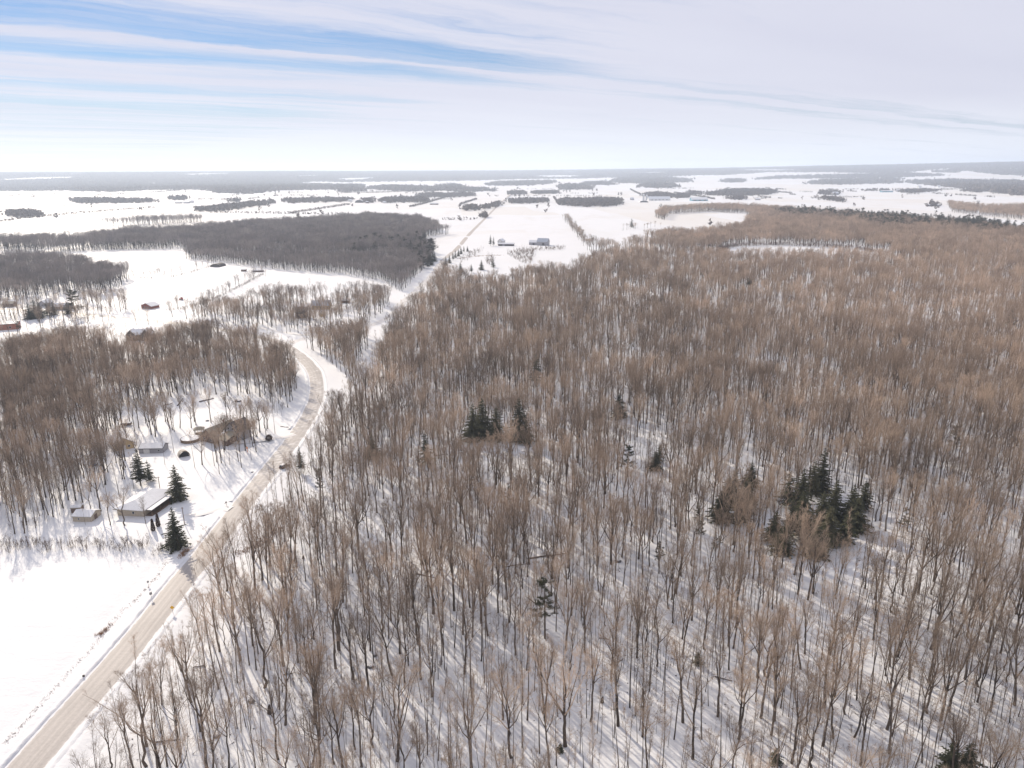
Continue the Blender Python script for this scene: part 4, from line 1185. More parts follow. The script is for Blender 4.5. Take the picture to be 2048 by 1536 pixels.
# yard trees
YT = [('broad', 3, (250, 1054), 15, 'spreading bare tree in front of the bungalow wall'), ('broad', 5, (221, 1052), 11.5, 'low wide bare tree between shed and bungalow'), ('broad', 4, (292, 1050), 10.5, 'small upright bare tree by the bungalow corner'),
      ('broad', 1, (202, 1024), 17, 'tall forked bare tree behind the low wide one'), ('slim', 3, (171, 1051), 9, 'single dark trunk before the small tan shed'),
      ('slim', 1, (390, 937), 17, 'bare tree nearest the domed tent'), ('slim', 0, (439, 949), 18, 'bare tree with the lowest foot below the gabled house'), ('slim', 2, (483, 934), 18, 'dark trunk at the corner of the yard grove'),
      ('slim', 4, (429, 932), 17, 'twin-looking trunk in front of the gabled house'), ('slim', 3, (451, 932), 14, 'slim trunk below the grey gable'), ('slim', 1, (513, 898), 14, 'thin tree beside the orange stake'),
      ('slim', 0, (533, 878), 22, 'tall slim tree rising behind the globe shrub'), ('slim', 2, (550, 866), 15, 'slim tree between globe shrub and wood'), ('slim', 3, (503, 920), 13, 'thin tree at the end of the yard grove'),
      ('slim', 1, (410, 915), 14, 'thin tree above the bare tree by the tent'), ('slim', 4, (460, 930), 15, 'thin tree right below the large brown roofs'), ('slim', 3, (475, 915), 15, 'thin tree in the middle of the yard grove'),
      ('broad', 4, (345, 634), 15, 'round grey willow by the field hedge'), ('broad', 5, (356, 618), 11, 'pale rounded tree beside the red tractor'), ('slim', 0, (285, 632), 15, 'dark trunk in front of the red-brown house'),
      ('broad', 4, (155, 668), 17, 'big brown round crown at the top of the near wood'), ('broad', 5, (180, 668), 16, 'brown round crown next to the biggest one'), ('broad', 4, (718, 705), 19, 'great round crown in the triangle between the roads'), ('broad', 2, (690, 705), 17, 'wide crown beside the great round crown between roads'),
      ('slim', 0, (268, 978), 15, 'slim bare tree behind the left end of the bungalow roof'), ('slim', 2, (238, 990), 16, 'dark straight trunk left behind the bungalow'), ('broad', 3, (183, 1026), 14, 'open crowned bare tree behind the small tan shed'),
      ('slim', 4, (215, 1000), 16, 'tall straight trunk between shed and bungalow, far back'), ('slim', 1, (330, 930), 14, 'slim bare tree below the grey garage'), ('slim', 0, (348, 905), 15, 'slim bare tree between garage and domed tent'),
      ('broad', 2, (1012, 1), 1, '')]
for k_, v_, b_, H_, lab in YT:
    if lab: tree_px(k_, v_, b_, H_, 'bare_tree', lab, group='bare yard trees', wide=1.35 if 'round' in lab or 'wide' in lab or 'spreading' in lab else 1.0)

# ------------------------------------------------------------------ traced trees of the foreground wood (foot x, y and top x, y in the photograph)
def zs(off, s, rows_): return [(off[0] + a / s, off[1] + b / s, off[0] + c_ / s, off[1] + d / s, k) for a, b, c_, d, k in rows_]


Zm = 2.926
TR = zs((600, 1050), Zm, [(90, 1160, 90, 620, 'B0'), (200, 1400, 165, 960, 'B3'), (232, 740, 195, 230, 'B1'), (362, 1415, 325, 900, 'B5'), (440, 300, 395, 0, 'S0'), (540, 885, 440, 400, 'B3'), (570, 1380, 575, 560, 'B4'), (388, 1110, 320, 640, 'S2'),
                           (708, 905, 680, 410, 'B5'), (655, 1085, 690, 800, 'S3'), (745, 1345, 760, 860, 'S1'), (838, 695, 790, 250, 'B1'), (904, 712, 940, 250, 'S4'), (963, 868, 985, 430, 'B0'), (1003, 1425, 960, 870, 'B2'), (1235, 1360, 1200, 830, 'B3'),
                           (1062, 572, 1040, 80, 'B0'), (1160, 515, 1175, 60, 'B5'), (1552, 1285, 1540, 600, 'B2'), (1500, 1400, 1500, 980, 'S1'), (1460, 1415, 1420, 960, 'B1'), (1862, 1170, 1830, 640, 'B0'), (1716, 890, 1680, 430, 'S0'), (1590, 525, 1590, 60, 'S2'),
                           (1303, 1045, 1310, 450, 'S4'), (1330, 1135, 1340, 560, 'S0'), (640, 265, 640, 0, 'S1'), (715, 390, 700, -60, 'S3'), (1750, 530, 1770, 180, 'S0'), (480, 1120, 470, 700, 'S3'), (1080, 1410, 1090, 900, 'S1'), (1110, 1050, 1120, 640, 'S3'), (1930, 1065, 1950, 560, 'S2'), (1390, 880, 1400, 500, 'S3'), (160, 575, 150, 150, 'S1'), (335, 605, 340, 200, 'S3'),
                           (1300, 1300, 1290, 830, 'S4'), (770, 885, 800, 480, 'S2'), (270, 500, 270, 90, 'S4'), (1215, 690, 1220, 330, 'S3'), (1660, 1420, 1640, 1100, 'S3'), (2030, 1420, 2020, 1000, 'B5')])
TR += zs((0, 1050), Zm, [(1352, 1065, 1225, 320, 'S0'), (1550, 955, 1520, 420, 'B3'), (1410, 742, 1230, 420, 'S4'), (1840, 1170, 1850, 690, 'B0'), (1500, 852, 1450, 300, 'S2'), (1762, 918, 1740, 560, 'S1'), (855, 1410, 790, 860, 'B3'), (978, 1410, 900, 700, 'S0'), (1058, 1390, 1000, 640, 'S2'), (1210, 1425, 1150, 700, 'B1'),
                         (1340, 1420, 1300, 990, 'B5'), (920, 1420, 870, 760, 'S4'), (800, 990, 790, 640, 'S3'), (1215, 1060, 1190, 720, 'S1'), (1690, 545, 1650, 100, 'B1'), (1790, 335, 1760, -60, 'S0'), (1390, 930, 1340, 300, 'S1'), (1460, 825, 1400, 330, 'S4'), (1280, 960, 1170, 480, 'S2'), (1980, 735, 1950, 300, 'B1'), (1620, 1000, 1600, 700, 'S3'), (560, 1420, 530, 1120, 'S3'), (650, 1430, 600, 1080, 'B3'), (780, 1425, 690, 1010, 'B1')])
TR += zs((1348, 1050), Zm, [(163, 1250, 150, 560, 'S0'), (52, 1155, 10, 620, 'B1'), (258, 1115, 280, 560, 'B4'), (270, 1420, 300, 980, 'S2'), (478, 1035, 500, 540, 'S4'), (440, 1420, 470, 1000, 'S0'), (585, 1145, 610, 560, 'B0'), (765, 755, 780, 410, 'B0'), (740, 845, 690, 430, 'B1'), (930, 1255, 930, 790, 'B5'), (1068, 1030, 1110, 480, 'S2'), (1150, 1035, 1180, 470, 'S0'),
                            (1262, 830, 1300, 400, 'B4'), (1245, 1205, 1330, 640, 'B3'), (1275, 1245, 1360, 830, 'S2'), (1503, 730, 1650, 150, 'B4'), (1648, 660, 1860, 200, 'B4'), (1810, 545, 1850, 40, 'B4'), (1992, 1058, 2020, 540, 'B2'), (1962, 1165, 1990, 820, 'S2'), (1440, 805, 1560, 520, 'S1'), (690, 1395, 750, 880, 'B1'), (805, 1420, 850, 950, 'B3'), (1450, 1400, 1480, 900, 'S0'), (1090, 1415, 1150, 950, 'B0'), (1480, 1105, 1580, 660, 'B3'), (1660, 1425, 1650, 1080, 'B2'), (365, 495, 380, 120, 'S2'), (445, 655, 450, 250, 'S1'), (545, 980, 590, 620, 'S3'), (1180, 500, 1200, 150, 'B0'), (1640, 1420, 1700, 1150, 'B3'), (1380, 1380, 1420, 1050, 'S3'), (1760, 990, 1800, 640, 'S4'), (1320, 1080, 1400, 750, 'S1')])


def solve_tree(bx, by, tx, ty):
    c = ground(bx, by)
    lo, hi = 1.0, 40.0
    for _ in range(30):
        m = (lo + hi) / 2
        if proj([[c[0], c[1], m]])[0][1] > ty: lo = m
        else: hi = m
    H = min(max(lo, 9), 25)
    p = proj([[c[0], c[1], H]])[0]
    depth = FPX / np.linalg.norm(proj([[c[0], c[1], 0.]])[0] - proj([[c[0] + 1, c[1], 0.]])[0]) ** 1
    leanx = (tx - p[0]) / np.linalg.norm(proj([[c[0], c[1], 0.]])[0] - proj([[c[0] + 1, c[1], 0.]])[0]) / H
    return c, H, float(np.clip(math.atan(leanx), -.33, .33))


MIDX = 0
FORM = {'B0': 'broad vase-shaped', 'B1': 'high forked', 'B2': 'stout wide crowned', 'B3': 'crooked open crowned', 'B4': 'low forking many stemmed', 'B5': 'high flat crowned', 'S0': 'tall straight', 'S1': 'slim', 'S2': 'tall thick stemmed', 'S3': 'short thin', 'S4': 'tall high crowned'}
MARKS = [((ground(346, 1226)), 'the yellow diamond sign'), ((ground(540, 1420)), 'the pale broken stump'), ((ground(1202, 1395)), 'the dark broken stump'), ((ground(1630, 1080)), 'the dark conifer clump'), ((ground(1090, 1275)), 'the clear stemmed pine'), ((ground(1930, 1560)), 'the bottom corner spruces'),
         ((ground(1110, 1113)), 'the long fallen trunk'), ((ground(1318, 1148)), 'the sparse pine in mid slope'), ((ground(745, 930)), 'the bushy pine near the bend'), ((ground(1000, 1460)), 'the bottom middle of the picture'), ((ground(520, 1090)), 'the rusty grass strip'),
         ((ground(1300, 1500)), 'the bottom edge'), ((ground(1800, 1300)), 'the open slope'), ((ground(800, 1300)), 'the snowy glade'), ((ground(1950, 1150)), 'the picture edge'), ((ground(1450, 1300)), 'the wood centre foot'), ((ground(420, 1500)), 'the verge corner')]
USED = {}


def tree_label(code, x, y, H, lean):
    d = [np.hypot(x - m[0][0], y - m[0][1]) for m in MARKS]
    i = int(np.argmin(d)); mk = MARKS[i][1]
    nearness = 'right by' if d[i] < 9 else 'not far from' if d[i] < 26 else 'well away from'
    rd = rdist(np.array([[x, y]]))[0]
    tilt = ' leaning to the road' if lean < -.09 else ' leaning away from the road' if lean > .09 else ''
    edge = ' on the wood edge' if rd < 19 else ''
    lb = f'{FORM[code]} bare tree{tilt}{edge} {nearness} {mk}'
    if len(lb.split()) > 16: lb = f'{FORM[code]} bare tree{tilt} {nearness} {mk}'
    if len(lb.split()) > 16: lb = f'{FORM[code]} bare tree{edge} {nearness} {mk}'
    dx, dy = x - MARKS[i][0][0], y - MARKS[i][0][1]
    if len(lb.split()) <= 12 and d[i] >= 9: lb += ', nearer the camera' if dy < -abs(dx) * .6 else ', farther back' if dy > abs(dx) * .6 else ', on its road side' if dx < 0 else ', on its far side'
    return lb


def individual(code, x, y, H, lean=0.0, leany=0.0):
    kind = 'broad' if code[0] == 'B' else 'slim'
    o = plant(kind, int(code[1]), x, y, H, random.uniform(0, 6.28), 'bare_tree', tree_label(code, x, y, H, lean), 'tree', 'bare trees of the near wood', (lean, leany), random.uniform(.88, 1.12))
    OWN.append((o, x, y, H))
    return o


OWN = []
for bx, by, tx, ty, code in TR:
    c, H, ln = solve_tree(bx, by, tx, ty)
    individual(code, c[0], c[1], H, ln)
N_TRACED = len(TR)


# ------------------------------------------------------------------ woods
def wp(*pts):
    """polygon on the ground from photograph pixels; a third number is the height of the canopy seen there"""
    return [tuple(ground(*p)) for p in pts]


def jitter(poly, cell, seed, thin=None, keep=0.0):
    rg = np.random.default_rng(seed)
    P = np.array(poly); lo, hi = P.min(0), P.max(0)
    xs, ys = np.meshgrid(np.arange(lo[0], hi[0], cell), np.arange(lo[1], hi[1], cell))
    pts = np.stack([xs.ravel(), ys.ravel()], -1) + rg.uniform(-.48, .48, (xs.size, 2)) * cell
    pts = pts[inside(pts, poly)]
    if thin:
        sc, th = thin
        nv = np.array([mnoise.noise((p[0] * sc, p[1] * sc, seed * 3.7)) for p in pts])
        pts = pts[nv + rg.uniform(-.2, .2, len(pts)) > th]
    if len(pts): pts = pts[rdist(pts) > 10.5] if np.hypot(*pts.T).min() < 1500 else pts
    return pts


CLEAR = []                                     # (x, y, radius) kept free of forest trees: roofs and yards
for px, rad in [((262, 1010), 16), ((165, 1035), 7), ((430, 862), 13), ((381, 880), 7), ((250, 880), 10), ((302, 900), 9), ((366, 905), 5), ((281, 672), 13), ((281, 688), 13), ((283, 704), 9), ((602, 628), 8), ((641, 610), 14), ((293, 610), 14), ((345, 600), 16), ((690, 602), 6), ((768, 523), 18), ((100, 610), 26), ((12, 655), 20), ((16, 612), 6), ((450, 815), 20), ((350, 820), 10), ((400, 810), 18), ((500, 815), 12)]:
    CLEAR.append((*ground(*px), rad))


def free(pts, r=0.0):
    m = np.ones(len(pts), bool)
    for x, y, rad in CLEAR: m &= np.hypot(pts[:, 0] - x, pts[:, 1] - y) > rad + r
    return pts[m]


def not_taken(pts, r=2.6):
    for b_, w_ in CONSPOT: pts = pts[np.hypot(pts[:, 0] - b_[0], pts[:, 1] - b_[1] + 2.0) > w_]
    T = np.array(TAKEN); m = np.ones(len(pts), bool)
    near = np.hypot(*pts.T) < 420
    idx = np.where(near)[0]
    for s in range(0, len(idx), 2000):
        q = idx[s:s + 2000]
        d = np.hypot(pts[q, None, 0] - T[None, :, 0], pts[q, None, 1] - T[None, :, 1]).min(1)
        m[q] = d > r
    return pts[m]


CONSPOT = [(ground(*c_[2]), 4.6) for c_ in CON if c_[3] > 9 and c_[2][1] > 700]
CONSPOT += [(ground(*c_[2]) - np.array([0.0, 8.0]), 4.8) for c_ in CON if c_[3] > 12 and c_[2][1] > 760]
CONSPOT += [(ground(*c_[2]) - np.array([0.0, 15.0]), 4.2) for c_ in CON if c_[3] > 14 and c_[2][1] > 860]
CONSPOT += [(ground(*c_[2]) - np.array([0.0, k_]), 4.6) for c_ in CON for k_ in (22.0, 29.0) if c_[3] > 13 and (930 < c_[2][0] < 1060 and 860 < c_[2][1] < 890 or 1560 < c_[2][0] < 1720 and 960 < c_[2][1] < 1060)]
CONSPOT += [(ground(592, 968), 10.0), (ground(580, 952), 8.0)]
GROUPS = {}


def node_group(sources, key):
    """geometry nodes that set the given trees out on the points of a mesh"""
    if key in GROUPS: return GROUPS[key]
    ng = bpy.data.node_groups.new('set_out_' + key, 'GeometryNodeTree')
    ng.interface.new_socket('Geometry', in_out='INPUT', socket_type='NodeSocketGeometry')
    ng.interface.new_socket('Geometry', in_out='OUTPUT', socket_type='NodeSocketGeometry')
    N = ng.nodes.new; L = ng.links.new
    gi, go_ = N('NodeGroupInput'), N('NodeGroupOutput')
    iop = N('GeometryNodeInstanceOnPoints')
    allj = N('GeometryNodeJoinGeometry')
    for tr, cr in sources:
        j = N('GeometryNodeJoinGeometry')
        for ob in (cr, tr):
            oi = N('GeometryNodeObjectInfo'); oi.transform_space = 'ORIGINAL'
            oi.inputs['Object'].default_value = ob; oi.inputs['As Instance'].default_value = False
            L(oi.outputs['Geometry'], j.inputs[0])
        gt = N('GeometryNodeGeometryToInstance'); L(j.outputs[0], gt.inputs[0]); L(gt.outputs[0], allj.inputs[0])
    L(gi.outputs[0], iop.inputs['Points']); L(allj.outputs[0], iop.inputs['Instance'])
    iop.inputs['Pick Instance'].default_value = True
    for nm, dt, so in (('pick', 'INT', 'Instance Index'), ('turn', 'FLOAT_VECTOR', 'Rotation'), ('size', 'FLOAT_VECTOR', 'Scale')):
        na = N('GeometryNodeInputNamedAttribute'); na.data_type = dt; na.inputs['Name'].default_value = nm
        L(na.outputs['Attribute'], iop.inputs[so])
    L(iop.outputs[0], go_.inputs[0])
    GROUPS[key] = ng
    return ng


def stuff_wood(name, label, cat, pts, key, sources, smin, smax, seed, wide=(0.85, 1.2), tilt=0.04, picks=None, sink=0.1):
    rg = np.random.default_rng(seed)
    n = len(pts)
    if n == 0: return None
    me = bpy.data.meshes.new(name)
    me.vertices.add(n)
    Zp = height(pts) - sink
    me.vertices.foreach_set('co', np.column_stack([pts, Zp]).astype(np.float32).ravel())
    a = me.attributes.new('pick', 'INT', 'POINT')
    pk = rg.integers(0, len(sources), n) if picks is None else rg.choice(picks, n)
    a.data.foreach_set('value', pk.astype(np.int32))
    a = me.attributes.new('turn', 'FLOAT_VECTOR', 'POINT')
    a.data.foreach_set('vector', np.column_stack([rg.normal(0, tilt, n), rg.normal(0, tilt, n), rg.uniform(0, 6.283, n)]).astype(np.float32).ravel())
    a = me.attributes.new('size', 'FLOAT_VECTOR', 'POINT')
    pn = np.array([mnoise.noise((p[0] / 34.0, p[1] / 34.0, 7.7)) for p in pts])
    s = rg.uniform(smin, smax, n) * (1 + .22 * pn); wv = s * rg.uniform(*wide, n)
    a.data.foreach_set('vector', np.column_stack([wv, wv, s]).astype(np.float32).ravel())
    me.update()
    o = bpy.data.objects.new(name, me); col.objects.link(o)
    md = o.modifiers.new('set_out', 'NODES'); md.node_group = node_group(sources, key)
    return tag(o, label, cat, kind='stuff')


F1 = wp((200, 1700), (262, 1450), (385, 1285), (462, 1160), (560, 1020), (606, 945), (650, 880), (690, 830), (722, 790), (752, 730), (775, 690), (800, 652), (832, 618), (862, 582), (890, 552), (905, 540, 16), (960, 546, 16), (1010, 547, 16), (1060, 533, 16), (1140, 527, 16),
        (1180, 508, 16), (1230, 494, 14), (1300, 496, 14), (1440, 499, 14), (1470, 504, 14), (1560, 503, 14), (1740, 503, 14), (1800, 487, 14), (1870, 478, 14), (1950, 474, 14), (2048, 482, 14), (2350, 480, 14), (2500, 900), (2500, 1800))
near_pts = not_taken(jitter(F1, 6.0, 3, thin=(0.028, -0.40)), 2.8)
rr1 = np.hypot(*near_pts.T)
carv = ground(592, 968)
near_pts = near_pts[(rr1 > 95) & (np.random.default_rng(3).random(len(rr1)) > .24 * sstep(380, 520, rr1)) & (np.hypot(near_pts[:, 0] - carv[0], near_pts[:, 1] - carv[1]) > 10)]
rr1 = np.hypot(*near_pts.T)
# the 300 trees that show largest are objects of their own
pxy = proj(np.column_stack([near_pts, np.full(len(near_pts), 8.0)]))
inview = (pxy[:, 0] > -10) & (pxy[:, 0] < 2058) & (pxy[:, 1] < 1600) & (pxy[:, 1] > 300)
order = np.argsort(np.where(inview, rr1, 1e9))
N_OWN = 272 - N_TRACED
own = near_pts[order[:N_OWN]]
rest = near_pts[order[N_OWN:]]
rg = np.random.default_rng(99)
for i, (x, y) in enumerate(own):
    code = ['S0', 'S1', 'S2', 'S3', 'S4', 'S1', 'S4', 'S0', 'B1', 'B3', 'B5', 'B0'][rg.integers(0, 12)]
    individual(code, x, y, KH['broad' if code[0] == 'B' else 'slim'][int(code[1])] * rg.uniform(.8, 1.16), float(rg.normal(0, .045)), float(rg.normal(0, .04)))
same = {}
for q in OWN: same.setdefault(q[0]['label'], []).append(q)
ORD = ['first', 'second', 'third', 'fourth', 'fifth', 'sixth', 'seventh', 'eighth', 'ninth', 'tenth']
for lb, qs in same.items():
    if len(qs) == 2:
        qs.sort(key=lambda q: q[3])
        for q, wd_ in zip(qs, ('shorter', 'taller')): q[0]['label'] = lb.replace('short ', '').replace('tall ', '') if False else f'{wd_} {lb}'
    elif len(qs) > 2:
        qs.sort(key=lambda q: q[1])
        lb = lb.replace('not far from', 'near')
        for i, q in enumerate(qs):
            base_ = lb if len(lb.split()) <= 11 else lb.split(',')[0]
            q[0]['label'] = ' '.join(f'{base_}, {ORD[min(i, 9)]} such from the road'.split()[:16])
for q in OWN:
    lb = q[0]['label']
    if len(lb.split()) > 16: lb = lb.split(',')[0]
    if len(lb.split()) > 16: lb = lb.replace(' on the wood edge', '').replace(' bare tree', ' tree')
    if len(lb.split()) > 16: lb = lb.replace(' of the picture', '').replace(' from the road', '')
    q[0]['label'] = lb
BS = SRC['broad'] + SRC['slim']
PK = np.array([0, 1, 3, 5, 4, 6, 7, 8, 9, 10, 6, 7, 8, 9, 10, 6, 8, 7, 9, 10])
PKS = [6, 7, 8, 9, 10]
stuff_wood('bare_forest', 'wide bare brown hardwood forest standing in snow', 'forest', rest, 'bare', BS, .74, 1.14, 4, picks=PK, wide=(.8, 1.1))

# the wood left of the bend, the belt behind the yards, the woods across the fields
F4 = wp((-500, 700, 14), (0, 688, 14), (40, 676, 14), (95, 660, 14), (150, 655, 14), (240, 660, 14), (300, 662, 14), (360, 651, 14), (420, 653, 14), (500, 664, 14), (545, 684, 12), (566, 706, 8), (580, 724, 5), (596, 765), (588, 800), (566, 832), (536, 838), (505, 805), (440, 792), (380, 790),
        (325, 798), (285, 812), (250, 835), (215, 870), (200, 915), (225, 960), (185, 1000), (140, 1015), (100, 1045), (60, 1068), (0, 1080), (-500, 1085))
pts4 = free(not_taken(jitter(F4, 4.9, 5, thin=(0.03, -.35)), 2.6))
stuff_wood('near_wood', 'dense bare wood on the inside of the road bend', 'wood', pts4, 'bare', BS, .75, 1.02, 6, picks=PK)
YARD = wp((200, 870), (215, 840), (340, 842), (370, 862), (392, 838), (520, 842), (545, 860), (512, 915), (505, 940), (440, 948), (385, 945), (345, 930), (325, 965), (300, 985), (200, 1012), (180, 960))
ptsy = free(not_taken(jitter(YARD, 5.4, 8, thin=(0.03, -.25)), 3.0), 1.0)
TRI = wp((602, 700), (640, 684), (690, 676), (735, 668), (738, 690), (728, 715), (712, 745), (700, 775), (690, 760), (672, 735), (640, 715))
ptst = not_taken(jitter(TRI, 5.2, 9), 2.6)
BELT = wp((250, 650), (365, 640), (400, 622), (500, 606), (560, 598), (640, 592), (700, 592), (760, 596), (786, 606), (778, 622), (735, 643), (680, 656), (620, 664), (560, 670), (480, 668), (380, 655))
ptsb = free(not_taken(jitter(BELT, 6.0, 10, thin=(.025, -.25)), 2.6), 1.0)
HAM = wp((-60, 625), (0, 618), (60, 600), (150, 595), (215, 600), (262, 622), (250, 642), (180, 650), (100, 655), (-60, 690))
ptsh = free(not_taken(jitter(HAM, 8.5, 12), 3.5), 2.0)
stuff_wood('yard_grove', 'bare trees crowding the yards and the triangle between the roads', 'wood', np.vstack([ptsy, ptst]), 'bare', BS, .6, .92, 11, picks=PKS)
stuff_wood('open_grove', 'sparse bare trees along the village lane and round the chalets', 'wood', np.vstack([ptsb, ptsh]), 'bare', BS, .6, .92, 13, picks=PK)
L3 = wp((-600, 508, 14), (0, 507, 14), (60, 504, 14), (110, 506, 14), (160, 513, 14), (222, 528, 12), (262, 556), (240, 577), (205, 590), (150, 590), (100, 594), (0, 604), (-600, 620))
stuff_wood('dark_wood', 'dark bare wood on the left between two snow fields', 'wood', jitter(L3, 5.8, 14), 'bare', BS, .8, 1.05, 15, picks=PK)
L1 = wp((-700, 480, 14), (0, 474, 14), (150, 469, 14), (250, 459, 14), (380, 452, 14), (500, 441, 14), (600, 437, 14), (690, 431, 14), (760, 427, 14), (830, 431, 14), (870, 443, 14), (892, 461, 10), (900, 466), (850, 476), (836, 497), (872, 506), (862, 524), (832, 556), (806, 584), (795, 583), (770, 566), (700, 551), (600, 543), (535, 537), (450, 527), (372, 519), (378, 506), (352, 499), (200, 501), (100, 506), (0, 502), (-700, 520))
p1 = free(jitter(L1, 5.7, 16, thin=(.018, -.38)), 0)
pj = proj(np.column_stack([p1, np.zeros(len(p1))]))
low = (pj[:, 1] > 515) & (pj[:, 0] > 380)
stuff_wood('field_wood', 'long slate brown bare wood across the left fields', 'wood', p1[~low], 'bare', BS, .8, 1.1, 17, picks=PK)
yw = free(jitter(L1, 4.6, 66), 0); yj = proj(np.column_stack([yw, np.zeros(len(yw))])); yw = yw[(yj[:, 1] > 515) & (yj[:, 0] > 380)]
stuff_wood('young_wood', 'paler young growth along the near side of the long wood', 'wood', yw, 'bare', BS, .6, .9, 18, picks=[6, 7, 9, 10, 5, 1])
rg = np.random.default_rng(20)
dk = (pj[:, 0] > 700) & (pj[:, 0] < 868) & (pj[:, 1] > 488) & (pj[:, 1] < 520) & (rg.random(len(pj)) < .10) | ((pj[:, 0] > 838) & (pj[:, 1] > 478) & (pj[:, 1] < 545) & (rg.random(len(pj)) < .25))
L2 = wp((207, 454), (215, 440, 14), (300, 434, 14), (400, 431, 14), (415, 440), (400, 446), (300, 452))
stuff_wood('wood_strip', 'narrow pale strip of trees on the far left field', 'wood', jitter(L2, 8, 21), 'bare', BS, .8, 1.1, 22, picks=PK)
F3 = wp((1172, 500), (1200, 492, 12), (1280, 478, 12), (1312, 466, 12), (1332, 458, 12), (1390, 462, 12), (1440, 457, 12), (1485, 447, 12), (1500, 436), (1488, 428), (1420, 424), (1340, 429), (1328, 441), (1312, 436), (1308, 424, 12), (1330, 415, 12), (1450, 409, 12), (1560, 415, 12), (1700, 425, 12), (1830, 437, 12), (1900, 445, 12), (2048, 459, 12), (2400, 480, 12), (2400, 505),
        (2048, 496), (1950, 490), (1870, 494), (1800, 504), (1745, 505), (1700, 498), (1560, 491), (1460, 494), (1440, 506), (1345, 510), (1300, 504), (1230, 500))
CS = wp((1545, 432), (1590, 426), (1640, 427), (1720, 433), (1790, 437), (1860, 441), (1960, 450), (2060, 466), (2060, 482), (1960, 474), (1930, 466), (1830, 464), (1740, 461), (1715, 449), (1660, 443), (1580, 440))
p3 = jitter(F3, 7.2, 23, thin=(.016, -.38)); p3 = p3[~inside(p3, CS) | (np.random.default_rng(44).random(len(p3)) < .5)]
stuff_wood('far_forest', 'bare forest beyond the narrow snowy clearing', 'forest', p3, 'bare', BS, .75, 1.1, 24, wide=(.95, 1.35), picks=PK)
CON_SRC = SRC['spruce'] + SRC['pine'][:2]
stuff_wood('conifer_belt', 'dark green belt of conifers through the far bare forest', 'wood', np.vstack([jitter(CS, 9.5, 25, thin=(.02, -.25)), p1[dk]]), 'conifer', CON_SRC, 1.0, 1.5, 26, wide=(1.2, 1.7))
F5 = wp((1893, 408), (1960, 411, 10), (2048, 410, 10), (2400, 408, 10), (2400, 450), (2048, 440), (1960, 432), (1905, 425))
stuff_wood('tawny_wood', 'tawny bare wood at the picture edge above the conifers', 'wood', jitter(F5, 9.5, 27), 'bare', BS, .7, 1.0, 28, wide=(1.1, 1.5), picks=PK)


def hedge(pts_px, step, width, seed):
    rg = np.random.default_rng(seed)
    L = smooth_line([ground(*p) for p in pts_px], 6)
    out = []
    for a, b in zip(L[:-1], L[1:]):
        n = max(1, int(np.linalg.norm(b - a) / step))
        for i in range(n): out.append(a + (b - a) * (i + rg.random()) / n + rg.normal(0, width, 2))
    return np.array(out)


# saplings of their own in the brush row at the foot of the yards, then the thickets
SAPL = ['single whip-like', 'three stemmed', 'tall single', 'many stemmed bushy', 'two stemmed']
row = hedge([(-20, 1098), (60, 1096), (140, 1096), (220, 1096), (300, 1098), (358, 1100)], .95, 1.9, 31)
order_r = np.argsort(row[:, 0]); sseen = {}
for i, k in enumerate(order_r):
    v = int(rg.integers(0, 5)); x, y = row[k]
    px = proj([[x, y, 0]])[0][0]
    near_ = 'below the small tan shed' if px < 190 and px > 130 else 'at the picture edge' if px < 60 else 'below the wood corner' if px < 130 else 'below the bungalow' if px < 290 else 'beside the large lone spruce'
    h_ = KH['sap'][v] * rg.uniform(.7, 1.2)
    slab = f'{"tall" if h_ > 6.5 else "low" if h_ < 3.5 else "mid-height"} {SAPL[v].replace("tall ", "")} bare sapling in the field edge row {near_}'
    sseen[slab] = sseen.get(slab, 0) + 1
    if sseen[slab] > 1: slab = slab.replace(' bare sapling', f' sapling').replace(' in the field edge row', ' in the edge row') + f', {ORD[min(sseen[slab], 10) - 1]} along'
    plant('sap', v, x, y, h_, rg.uniform(0, 6.28), 'sapling', slab, 'sapling', 'saplings of the field edge row', (rg.normal(0, .05), rg.normal(0, .05)))
SS = SRC['sap']
EB1 = hedge([(1440, 506), (1462, 494), (1560, 490), (1700, 497), (1750, 506)], .9, 4.0, 95)
stuff_wood('clearing_brush', 'low grey brush rimming the far clearing', 'brush', EB1, 'sap', SS, 1.0, 1.7, 97, wide=(1.3, 1.9))
for i, (px, v, h_, lab) in enumerate([((900, 1430), 0, 12, 'whip thin young tree between stout foreground trees'), ((1130, 1380), 1, 14, 'tall whip thin young tree near the dark broken stump'), ((1400, 1470), 2, 10, 'short whip thin young tree near the bottom edge'), ((700, 1330), 0, 13, 'whip thin young tree in the glade above the tall stump'), ((480, 1330), 1, 13, 'whip thin young tree close behind the wood edge'), ((1750, 1400), 2, 10, 'short whip thin young tree on the open slope'), ((1600, 1460), 0, 12, 'whip thin young tree low on the open slope')]):
    tree_px('pole', v, px, h_, 'young_tree', lab, 'tree', 'whip thin young trees')
pts_p = not_taken(jitter(F1, 4.3, 90, thin=(.035, -.30)), 1.2); pts_p = pts_p[(np.hypot(*pts_p.T) > 95) & (np.hypot(*pts_p.T) < 620) & (np.hypot(pts_p[:, 0] - carv[0], pts_p[:, 1] - carv[1]) > 9)]
pts_q = free(jitter(F4, 5.2, 91), 0)
stuff_wood('pole_growth', 'countless whip thin young stems filling the woods', 'undergrowth', np.vstack([pts_p, pts_q]), 'pole', SRC['pole'], .7, 1.5, 92, wide=(.8, 1.2))
row2 = np.vstack([hedge([(-300, 1100), (-20, 1097), (60, 1095), (140, 1096), (220, 1096), (300, 1098), (362, 1100)], .45, 2.4, 32), hedge([(395, 1160), (440, 1110), (500, 1090), (560, 1040), (600, 985)], 1.2, 2.0, 33)])
stuff_wood('thicket', 'low brown thicket along the field edge and the road verge', 'thicket', row2, 'sap', SS, .4, .85, 34)
